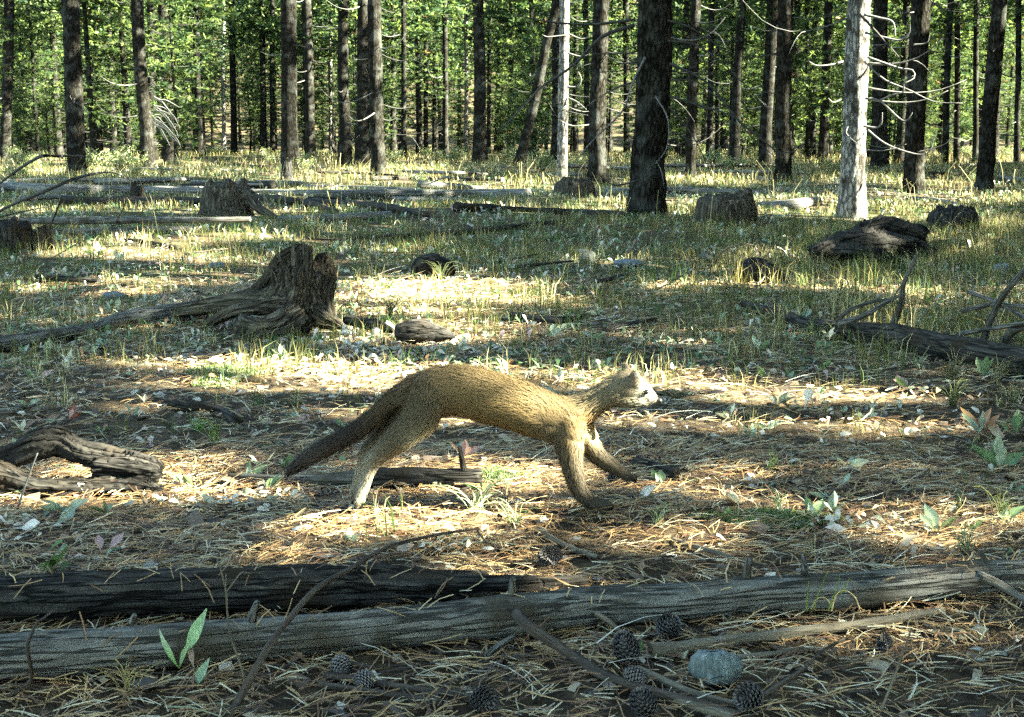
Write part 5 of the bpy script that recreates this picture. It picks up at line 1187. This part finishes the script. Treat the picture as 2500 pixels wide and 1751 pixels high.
# ------------------------------------------------------------------ leafy ground cover
LP = np.array([(.10, .16, .07), (.20, .25, .15), (.44, .42, .32), (.42, .28, .25), (.22, .13, .07), (.52, .46, .38), (.10, .17, .06)])
def leaves_layer(n, y0, y1, S, rng, probs, pw=1.0, stand=.6, per=3, dens=None):
    nc = n//per; x, y = wedge(nc, y0, y1, rng, .3, pw)
    if dens is not None: kp = rng.random(nc) < dens(x, y); x = x[kp]; y = y[kp]
    x = np.repeat(x, per)+rng.normal(size=len(x)*per)*.012; y = np.repeat(y, per)+rng.normal(size=len(y)*per)*.012; n = len(x)
    az = rng.random(n)*6.28; el = rng.uniform(.0, 1.2, n)*stand
    d = np.stack([np.cos(az)*np.cos(el), np.sin(az)*np.cos(el), np.sin(el)], 1); sd = unit(np.stack([-np.sin(az), np.cos(az), rng.normal(size=n)*.35], 1)); nn_ = np.cross(d, sd)
    L_ = rng.uniform(*S, (n, 1)); w = L_*rng.uniform(.26, .42, (n, 1)); b = np.stack([x, y, ht(x, y)+.002], 1)
    cols = []
    for (t, ww, dz) in [(0, .10, 0), (.45, .5, .05), (.75, 1.0, .03), (.93, .6, -.03)]:
        c = b+d*L_*t+nn_*L_*dz; cols += [c-sd*w*.5*ww+nn_*w*.1*ww, c+sd*w*.5*ww+nn_*w*.1*ww]
    cols.append(b+d*L_-nn_*L_*.07)
    V = np.stack(cols, 1).reshape(-1, 3); i0 = np.arange(n)*9
    Q = np.concatenate([np.stack([i0+2*s, i0+2*s+1, i0+2*s+3, i0+2*s+2], 1) for s in range(3)]); T = np.stack([i0+6, i0+7, i0+8], 1)
    ci = np.repeat(rng.choice(7, n//per, p=probs), per); sw = rng.random(n) < .3; ci[sw] = rng.choice(7, sw.sum(), p=probs)
    return V, Q, T, np.repeat(LP[ci]*rng.uniform(.75, 1.2, (n, 1)), 9, 0)
def dl(x, y): return np.clip(.35+.65*np.sin(2.3*x+1.1)*np.sin(1.9*y+.3)+.25*sstep(0, -1.5, x), .10, 1)*np.where(y < 3.2, .35, 1)
for (n, y0, y1, S, pr_, st, dens) in [(3600, 2.15, 4.6, (.014, .040), [.26, .2, .12, .10, .14, .08, .10], .5, dl), (15000, 4.0, 9, (.020, .050), [.26, .22, .14, .08, .08, .10, .12], .95, dl),
                                (15000, 8.5, 20, (.03, .075), [.26, .24, .16, .06, .08, .12, .08], 1.0, None), (9000, 18, 45, (.05, .12), [.22, .26, .18, .04, .06, .18, .06], 1.1, None)]:
    V, Q, T, C = leaves_layer(n, y0, y1, S, rng, pr_, dens=dens, stand=st)
    tag(link('ground_leaves', mesh_np('ground_leaves', V, T, Q, M['leaf'], C)), 'low leafy ground cover plants in green, cream and dull pink', 'ground cover', kind='stuff')
# low shrubs under the background trunks, fallen twigs
SH = []
for v in range(4):
    r = np.random.default_rng(700+v); mb = MB(); pts = []
    for q in range(16):
        a = r.random()*6.28; ln = r.uniform(.1, .7); h = r.uniform(.2, .42); s_ = np.linspace(0, 1, 4)
        p = np.outer(s_*h*ln, (math.cos(a), math.sin(a), 0)); p[:, 2] = s_*h; add_tube(mb, p, [.006, .005, .004, .002], sides=3, n=5); pts += [p[-1], p[-2], (p[-1]+p[-2])/2]
    pts = np.repeat(np.array(pts), 12, 0); pts = pts+r.normal(size=pts.shape)*.045
    d = unit(r.normal(size=pts.shape)+np.array([0, 0, .4])); sd = unit(np.cross(d, r.normal(size=d.shape))); l = r.uniform(.02, .045, (len(pts), 1))
    V = np.stack([pts-sd*l*.1, pts+d*l*.5+sd*l*.32, pts+d*l, pts+d*l*.5-sd*l*.32], 1).reshape(-1, 3)
    cl = np.array([(.12, .17, .05), (.22, .22, .09), (.40, .36, .24), (.07, .10, .03)])[r.choice(4, len(pts), p=[.35, .25, .15, .25])]
    SH.append((mb.mesh('stems', M['stick']), mesh_np('foliage', V, None, np.arange(len(V)).reshape(-1, 4), M['leaf'], np.repeat(cl, 4, 0))))
r = random.Random(8); k = 0
while k < 110:
    y = 15+r.random()**.7*62; x = r.uniform(-1, 1)*.385*y
    if any(y < g[1]+.3 and y > g[1]-4 and abs(x/y-g[0]/g[1]) < .012 for (g, *_r) in tree_info if g[1] < 30): continue
    k += 1; v = SH[r.randrange(4)]; t = empty('shrub', (x, y, ground_at(x, y)), r.random()*6.28); sc_ = r.uniform(.45, .9)*(1 if y < 28 else 1.6); t.scale = (sc_*1.2, sc_*1.2, sc_)
    tag(t, 'low leafy shrub in the grass in front of the background trunks', 'shrub', 'low shrubs in the undergrowth'); link('stems', v[0], t); link('foliage', v[1], t)
mb = MB(); r = np.random.default_rng(12); n = 420; x, y = wedge(n, 2.3, 22, r)
for i in range(n):
    a = r.normal()*.7; L_ = r.uniform(.04, .16)*(1 if y[i] < 6 else 2.4); b = np.array([x[i], y[i], ht(x[i], y[i])+.006]); d = np.array([math.cos(a), math.sin(a), r.normal()*.08])
    rr_ = L_*.022*r.uniform(.6, 1.4); q = np.array([-d[1], d[0], .1])*r.normal()*.12*L_; g = r.uniform(.4, 1.3)
    add_tube(mb, [b, b+d*L_*.5+q, b+d*L_], [rr_, rr_*.8, rr_*.4], sides=4, n=4, c=(g, g, g))
tag(link('fallen_twigs', mb.mesh('fallen_twigs', M['twig'])), 'small broken dead twigs scattered over the forest floor', 'twigs', kind='stuff')
# moss cushions
for (cx, cy, rx_, ry_, lab) in [(1215, 1182, 55, 22, 'green moss patch at the right end of the short cracked log'), (545, 925, 90, 26, 'grey green moss and lichen patch by the sunny spot at the left'), (1880, 1275, 160, 26, 'thin green moss in the needles above the foreground log on the right')]:
    n = 3800; c = G(cx, cy); kx = depth(c)/FPX*rx_; ky = abs(G(cx, cy-ry_)[1]-G(cx, cy+ry_)[1])/2
    r = rng.random(n)**.5; a = rng.random(n)*6.28; x = c[0]+np.cos(a)*r*kx*(1+.3*np.sin(3*a)); y = c[1]+np.sin(a)*r*ky
    d = unit(rng.normal(size=(n, 3))*.7+np.array([0, 0, 1])); sd = unit(np.cross(d, rng.normal(size=(n, 3)))); b = np.stack([x, y, ht(x, y)+.008*(1-r**2)], 1); l = rng.uniform(.004, .010, (n, 1))
    V = np.stack([b-sd*l*.3, b+sd*l*.3, b+d*l], 1).reshape(-1, 3)
    tag(link('moss', mesh_np('moss', V, np.arange(n*3).reshape(-1, 3), None, M['leaf'], np.repeat(np.array([(.07, .12, .03), (.14, .17, .05), (.22, .24, .15)])[rng.choice(3, n)], 3, 0))), lab, 'moss', kind='stuff')

# ------------------------------------------------------------------ single plants with leaves as parts
def leaf_mesh(name, Ln, Wd, bend, fold, prof, col, col2=None, twist=0.0):
    m = len(prof); V = []; C = []
    for i, w in enumerate(prof):
        t = i/(m-1); zc = math.sin(t*bend)*Ln*.5 if bend else 0
        ang = bend*t; x = Ln*t*math.cos(ang*.5); z = Ln*t*math.sin(ang*.5)
        for q in (-1, -.5, 0, .5, 1):
            yy = q*w*Wd*.5; zz = abs(q)*w*Wd*fold; tw = twist*t
            V.append((x-math.sin(ang)*zz*.3, yy*math.cos(tw)-zz*math.sin(tw), -z+zz*math.cos(tw)+yy*math.sin(tw)))
            cq = np.array(col)*(1.18 if q == 0 else 1.0)
            if col2 is not None: cq = cq*(1-t)+np.array(col2)*t
            C.append(cq)
    Q = [(i*5+j, i*5+j+1, (i+1)*5+j+1, (i+1)*5+j) for i in range(m-1) for j in range(4)]
    return mesh_np(name, V, None, Q, M['leaf'], np.array(C), smooth=True)
SP = [.12, .13, .16, .3, .62, .92, 1.0, .82, .4, .05]; LA = [.12, .3, .6, .85, 1, .95, .8, .55, .3, .04]
cols = {'green': (.12, .17, .075), 'pale': (.30, .33, .23), 'cream': (.50, .46, .34), 'pink': (.40, .25, .23), 'brown': (.22, .13, .08), 'white': (.62, .56, .50), 'grey': (.26, .31, .25), 'red': (.22, .08, .06)}
LM = {}
for cn, cv in cols.items():
    for v in range(2):
        LM[cn, v] = leaf_mesh('leaf', .040, .013+.004*v, -.5+.9*v*.5, .22, SP if v == 0 else LA, cv, None, .3*v)
def leaf_obj(mesh, parent, base, direction, s, roll):
    o = link('leaf', mesh, parent); d = Vector(direction).normalized()
    q = d.to_track_quat('X', 'Z')@Quaternion((1, 0, 0), roll)
    o.rotation_mode = 'QUATERNION'; o.rotation_quaternion = q; o.scale = (s, s, s); o.location = base; return o
def plant(px, py, size, nleaf, kinds, label, group=None, seed=0, up=.6, az=None, name='leafy_plant'):
    r = random.Random(seed*77+5); c = G(px, py); c[2] = ground_at(c[0], c[1])
    t = empty(name, tuple(c)); tag(t, label, 'plant', group)
    for i in range(nleaf):
        a = (r.random()*6.28 if az is None else az[i % len(az)]+r.uniform(-.2, .2)); e = r.uniform(up*.4, up*1.6)
        leaf_obj(LM[r.choice(kinds), r.randrange(2)], t, (r.uniform(-.003, .003), r.uniform(-.003, .003), .001), (math.cos(a)*math.cos(e), math.sin(a)*math.cos(e)*.8, math.sin(e)), size/.04*1.55*r.uniform(.75, 1.2), r.uniform(-.9, .9))
    return t
# the green plant in front of the log, lower left
c = G(448, 1640); t = empty('leafy_plant', (c[0], c[1]-.05, ground_at(c[0], c[1]))); tag(t, 'green plant with long upright leaves, one brown and curled, before the foreground log', 'plant')
yp = c[1]-.05
def leaf2(p0, p1, Ln_w, col, col2=None, bend=-.3, roll=0.0, prof=LA):
    a = P(*p0, yp); b = P(*p1, yp-.012); d = b-a; Ln = np.linalg.norm(d); me = leaf_mesh('leaf', Ln, Ln_w, bend, .25, prof, col, col2, .3)
    o = leaf_obj(me, t, Vector(a-np.array(t.location)), d, 1.0, roll); return o
leaf2((450, 1600), (520, 1482), .018, (.26, .38, .17), (.34, .46, .26), -.25, 1.2)
leaf2((437, 1632), (371, 1553), .0085, (.14, .26, .05), (.36, .42, .28), -.7, 1.0)
leaf2((438, 1632), (462, 1562), .010, (.20, .28, .11), (.28, .36, .2), .1, 1.2)
leaf2((462, 1562), (484, 1630), .013, (.30, .20, .16), (.20, .13, .07), -.4, 1.3)
leaf2((484, 1625), (462, 1690), .008, (.20, .13, .10), (.18, .10, .10), .3, 1.3)
leaf2((468, 1686), (521, 1603), .014, (.20, .28, .17), (.30, .38, .27), -.2, 1.3)
# forked dry stem behind it
def stemplant(pts_list, rads, mat, label, Y, name='dry_stem', cat='stem', group=None, head=None):
    mb = MB()
    for pts, r in zip(pts_list, rads): add_tube(mb, [P(px, py, Y+dy) for (px, py, dy) in pts], np.linspace(r, r*.55, len(pts)), sides=5, n=14)
    o0 = P(*pts_list[0][0][:2], Y); o0[2] = ground_at(o0[0], o0[1]); o = link(name, mb.mesh(name, M[mat], origin=o0), None, o0); tag(o, label, cat, group); return o
yy = float(G(597, 1680)[1])
stemplant([[(598, 1678, 0), (590, 1630, 0), (560, 1542, 0), (552, 1445, 0), (540, 1395, .01), (531, 1366, .01)], [(553, 1446, 0), (572, 1420, .0), (591, 1398, .01), (612, 1401, .01)], [(551, 1430, 0), (552, 1400, 0)]], [.0019, .0013, .0012], 'stick', 'pale forked dry stem standing in front of the foreground logs at the left', yy)
yy = float(G(48, 1238)[1])
stemplant([[(42, 1244, 0), (60, 1190, 0), (78, 1140, 0), (92, 1106, 0)]], [.0026], 'deadbranch', 'thick white stem leaning before the rotten log at the left edge', yy)
yy = float(G(2150, 1740)[1])
stemplant([[(2150, 1738, 0), (2185, 1650, 0), (2206, 1590, 0), (2226, 1534, .02)]], [.0020], 'stick', 'pale bent grass stem at the lower right', yy)
yy = float(G(2120, 1500)[1])-.02
_o = P(2020, 1490, yy-.06); gs = empty('grass_tuft', tuple(_o)); tag(gs, 'loose tuft of green and bent dry blades on the right half of the foreground log', 'grass tuft')
for (pts, lab) in [([(1968, 1492), (1972, 1450), (1974, 1420)], 'short upright green blade on the right half of the foreground log, leftmost'), ([(1984, 1490), (2002, 1440), (2022, 1395)], 'longest green grass blade leaning right on the foreground log'),
                   ([(2022, 1490), (2040, 1445), (2052, 1400)], 'thin green blade between the longest one and the curved dry blade'), ([(2030, 1492), (2038, 1460), (2055, 1442), (2085, 1455), (2102, 1496)], 'dry blade bent into a hoop on the right half of the foreground log'), ([(2052, 1450), (2064, 1430), (2074, 1412)], 'shortest green blade on the right half of the foreground log'),
                   ([(1980, 1488), (1995, 1462), (2018, 1462), (2030, 1485)], 'small dry bent blade on the right half of the foreground log')]:
    path = np.array([P(px, py, yy-.06) for (px, py) in pts]); mb = MB(); add_tube(mb, path, np.linspace(.0016, .0006, len(pts)), sides=4, n=12, c=(.16, .21, .06) if 'green' in lab else (.4, .33, .17), squash=.4)
    o = link('blade', mb.mesh('blade', M['grass'], origin=_o), gs)
# grass tuft in the sun in front of the marten, and other single tufts
def tuft(px, py, n, H, spread, label, seed, colr=(.34, .38, .20), pts=None, group=None):
    r = random.Random(seed); c = G(px, py); c[2] = ground_at(c[0], c[1]); mb = MB()
    for i in range(n):
        a = r.random()*6.28; h = H*r.uniform(.45, 1.0); ln = r.uniform(.1, spread); b = c+np.array([r.gauss(0, .006), r.gauss(0, .006), 0]); o = np.array([math.cos(a), math.sin(a)*.6, 0])
        pth = [b, b+o*h*ln*.3+np.array([0, 0, h*.5]), b+o*h*ln*.8+np.array([0, 0, h*.85]), b+o*h*ln*1.4+np.array([0, 0, h*.9])]
        g = r.uniform(.6, 1.2); add_tube(mb, pth, [.0011, .0012, .0009, .0003], sides=3, n=6, c=tuple(q*g for q in colr), squash=.35)
    o = link('grass_tuft', mb.mesh('grass_tuft', M['grass'], origin=c), None, c); tag(o, label, 'grass tuft', group)
tuft(1165, 1262, 26, .062, 1.4, 'sunlit tuft of whitish green grass in front of the animal', 1, (.46, .50, .32))
tuft(1255, 1285, 18, .045, 1.2, 'shaded small grass tuft right of the sunlit whitish tuft', 2)
tuft(525, 1085, 20, .075, .7, 'green upright grass tuft right of the rotten log at the left', 3, (.26, .33, .10))
tuft(488, 1052, 22, .040, 1.2, 'low bright green rosette of grass under the curved root wood', 4, (.20, .34, .09))
tuft(1600, 1290, 16, .05, 1.0, 'thin grass tuft in the needles right of the front paws', 5)
tuft(2360, 1345, 14, .07, .8, 'grass tuft with pale blades behind the right end of the foreground log', 6)
tuft(1900, 1250, 14, .05, 1.1, 'sparse olive grass tuft on the right, above the sunny streak', 7)
tuft(310, 1700, 14, .05, 1.2, 'sparse dry tuft at the bottom left in front of the foreground log', 8, (.34, .28, .12))
tuft(2440, 1260, 18, .08, .9, 'taller olive grass tuft near the right edge', 9, (.24, .25, .1))
rt = random.Random(77)
for k in range(46):
    if k < 16: px = rt.uniform(1860, 2480); py = rt.uniform(700, 1010)
    else: px = rt.uniform(20, 2480); py = rt.uniform(520, 860)
    d_ = depth(G(px, py))
    tuft(px, py, rt.randint(16, 34), rt.uniform(.06, .13), rt.uniform(.6, 1.5), ['tall clump of dry olive grass beside the thick grey log on the right', 'clump of dry straw and green grass in the middle distance'][0 if k < 16 else 1], 100+k, rt.choice([(.20, .175, .085), (.13, .15, .06), (.30, .27, .16)]), None, ['dry grass clumps beside the right hand log', 'grass clumps in the middle distance'][0 if k < 16 else 1])
# named single leafy plants
for i, (px, py, s, n, kd, lab, up) in enumerate([
    (68, 1095, .040, 3, ['pale', 'grey'], 'pale green plant with broad leaves on top of the rotten log at the left edge', .5),
    (120, 880, .045, 4, ['pale', 'cream'], 'tall pale plant with upright leaves in front of the grey fallen trunk', 1.2),
    (170, 905, .040, 4, ['grey', 'cream', 'white'], 'cream and grey plant below the grey fallen trunk, right of the tall pale one', 1.1),
    (90, 930, .036, 5, ['pink', 'pale', 'green'], 'pinkish plant at the left edge under the grey fallen trunk', .6),
    (280, 770, .040, 3, ['pale', 'grey'], 'whitish green leaf cluster standing behind the grey fallen trunk', 1.0),
    (690, 880, .034, 3, ['grey', 'white'], 'single tall grey leaf on a stalk in front of the twisted stump', 1.3),
    (545, 892, .038, 2, ['white'], 'big bright white leaf lying on the moss left of the sunny patch', .2),
    (170, 1030, .030, 4, ['pink', 'red'], 'dull red leaved plant above the rotten log at the left', .5),
    (330, 1020, .030, 2, ['green', 'grey'], 'round green leaf pair right of the curved root wood\'s left end', .6),
    (110, 1035, .028, 3, ['pink', 'brown'], 'small reddish plant close behind the rotten log', .4),
    (120, 1395, .030, 6, ['green'], 'small bright green plant just behind the dark rotten foreground log at the left', .6),
    (250, 1350, .034, 2, ['grey', 'pink'], 'single long purple grey leaf in the needles behind the dark rotten log', .4),
    (230, 1200, .034, 4, ['brown', 'cream'], 'clump of yellow and brown leaves in front of the rotten log', .4),
    (130, 1290, .040, 1, ['grey'], 'one long curved grey green leaf lying in needles at the left', .2),
    (30, 1290, .040, 4, ['white', 'brown', 'cream'], 'heap of pale dry curled leaves at the left edge', .25),
    (650, 1190, .030, 4, ['green'], 'low green seedling under the tail of the animal', .4),
    (470, 1180, .026, 3, ['green', 'pale'], 'small green seedling near the right end of the rotten log', .8),
    (1555, 1605, .020, 3, ['green'], 'tiny bright green seedling at the left end of the pale tan stick', .8),
    (1900, 990, .036, 5, ['cream', 'white', 'pale'], 'cream coloured plant with spread leaves right of the animal\'s head', .5),
    (1965, 1000, .034, 2, ['white', 'pale'], 'single upright pale oval leaf on a stalk right of the cream plant', 1.2),
    (1780, 1020, .030, 5, ['cream', 'pale', 'pink'], 'pinkish cream plant in the needles a little right of the head', .5),
    (2035, 1250, .030, 3, ['grey', 'pale'], 'grey green leaf pair above the sunny streak on the right', .7),
    (2290, 1290, .036, 5, ['pink', 'grey', 'green'], 'plant with one pink leaf and grey leaves near the right end of the foreground log', .8),
    (2440, 1130, .045, 7, ['grey', 'pale', 'green'], 'large bush of grey green leaves at the right edge above the foreground log', .7),
    (2390, 1060, .045, 6, ['brown', 'grey', 'green'], 'drooping brown and green leaf clump near the right edge', .6),
    (2480, 1060, .042, 5, ['green', 'grey'], 'green leaves at the right edge under the thick grey log', .7),
    (2215, 960, .036, 4, ['green', 'pink'], 'green plant with one pink leaf under the thick grey log', .5),
    (2400, 930, .045, 3, ['green'], 'broad green leaf standing under the thick grey log near the right edge', .9),
    (1340, 830, .034, 5, ['green', 'pale', 'grey'], 'grey green plant with broad leaves in the middle, above the animal\'s neck', .7),
    (1450, 835, .030, 5, ['green', 'grey'], 'green leaved plant left of the short brown stick', .7),
    (1370, 925, .028, 4, ['pink', 'white', 'pale'], 'pale pink plant directly above the animal\'s neck', .8),
    (820, 620, .050, 6, ['green', 'pale'], 'green leafy clump right behind the twisted stump', .9),
    (640, 600, .045, 3, ['white', 'cream'], 'white leaved stalk behind the left shoulder of the twisted stump', 1.0),
    (240, 640, .050, 6, ['white', 'pale', 'green'], 'cluster of bright white leaves in the sun at the left', .8),
    (290, 650, .048, 5, ['white', 'cream', 'pale'], 'second cluster of white leaves, just right of the first one at the left', .9),
    (150, 610, .050, 7, ['green', 'pale'], 'fresh green leafy clump right of the jagged pale stump', .7),
    (1120, 860, .034, 5, ['white', 'cream'], 'glaring white leaves in the sun right above the animal\'s back', .6),
    (860, 850, .030, 5, ['white', 'cream'], 'white star shaped leaf cluster in the sunny patch left of the back', .4),
    (1560, 1225, .026, 2, ['white', 'brown'], 'small white leaf beside the reaching front paw', .5),
    (1850, 860, .034, 5, ['green', 'grey', 'pale'], 'grey green plant in grass left of the thick grey log', .7),
    (730, 1030, .030, 5, ['cream', 'pink', 'pale'], 'cream and pink leaves left of the raised hind leg', .5),
    (640, 1135, .026, 4, ['cream', 'brown', 'grey'], 'curled cream leaves above the thin grey stick', .4),
    (1130, 1125, .028, 4, ['brown', 'pink', 'grey'], 'brownish plant behind the short cracked log', .7),
    (2050, 1190, .026, 3, ['red', 'grey'], 'small plant with one red leaf in the needles on the right', .5)]):
    plant(px, py, s, n, kd, lab, None, i+1, up)
# many small rosettes that nothing tells apart
rr = random.Random(3); cnt = 0
proto = []
for v in range(6):
    proto.append([(LM[rr.choice(k_), rr.randrange(2)], rr.random()*6.28, rr.uniform(.25, 1.1), rr.uniform(.5, 1.1), rr.uniform(-.8, .8)) for _ in range(4+v % 3) for k_ in [[['green', 'green', 'pale'], ['green', 'grey'], ['cream', 'pale'], ['pink', 'brown', 'cream'], ['grey', 'pale', 'green'], ['green', 'brown']][v]]])
GLAB = ['small fresh green leafy rosette on the forest floor', 'small grey green leafy rosette on the forest floor', 'small cream coloured leafy rosette on the forest floor', 'small dull pink and brown rosette on the forest floor', 'small mixed grey and green rosette on the forest floor', 'small green rosette with brown leaves on the forest floor']
while cnt < 150:
    y = rr.uniform(2.25, 7.5); x = rr.uniform(-1, 1)*.385*y
    if abs(y-2.0) < .28: continue
    v = rr.choice([0, 1, 2, 3, 4, 5] if y > 3.2 else [0, 0, 3, 4]); cnt += 1; s = rr.uniform(.45, .9)*(1 if y < 4 else 1.2)
    t = empty('leafy_plant', (x, y, ground_at(x, y)), rr.random()*6.28); tag(t, GLAB[v], 'plant', ['green rosettes', 'grey green rosettes', 'cream rosettes', 'pink brown rosettes', 'mixed rosettes', 'green brown rosettes'][v])
    for (me, a, e, ls, ro) in proto[v]:
        leaf_obj(me, t, (0, 0, .001), (math.cos(a)*math.cos(e), math.sin(a)*math.cos(e), math.sin(e)), ls*s*1.5, ro)
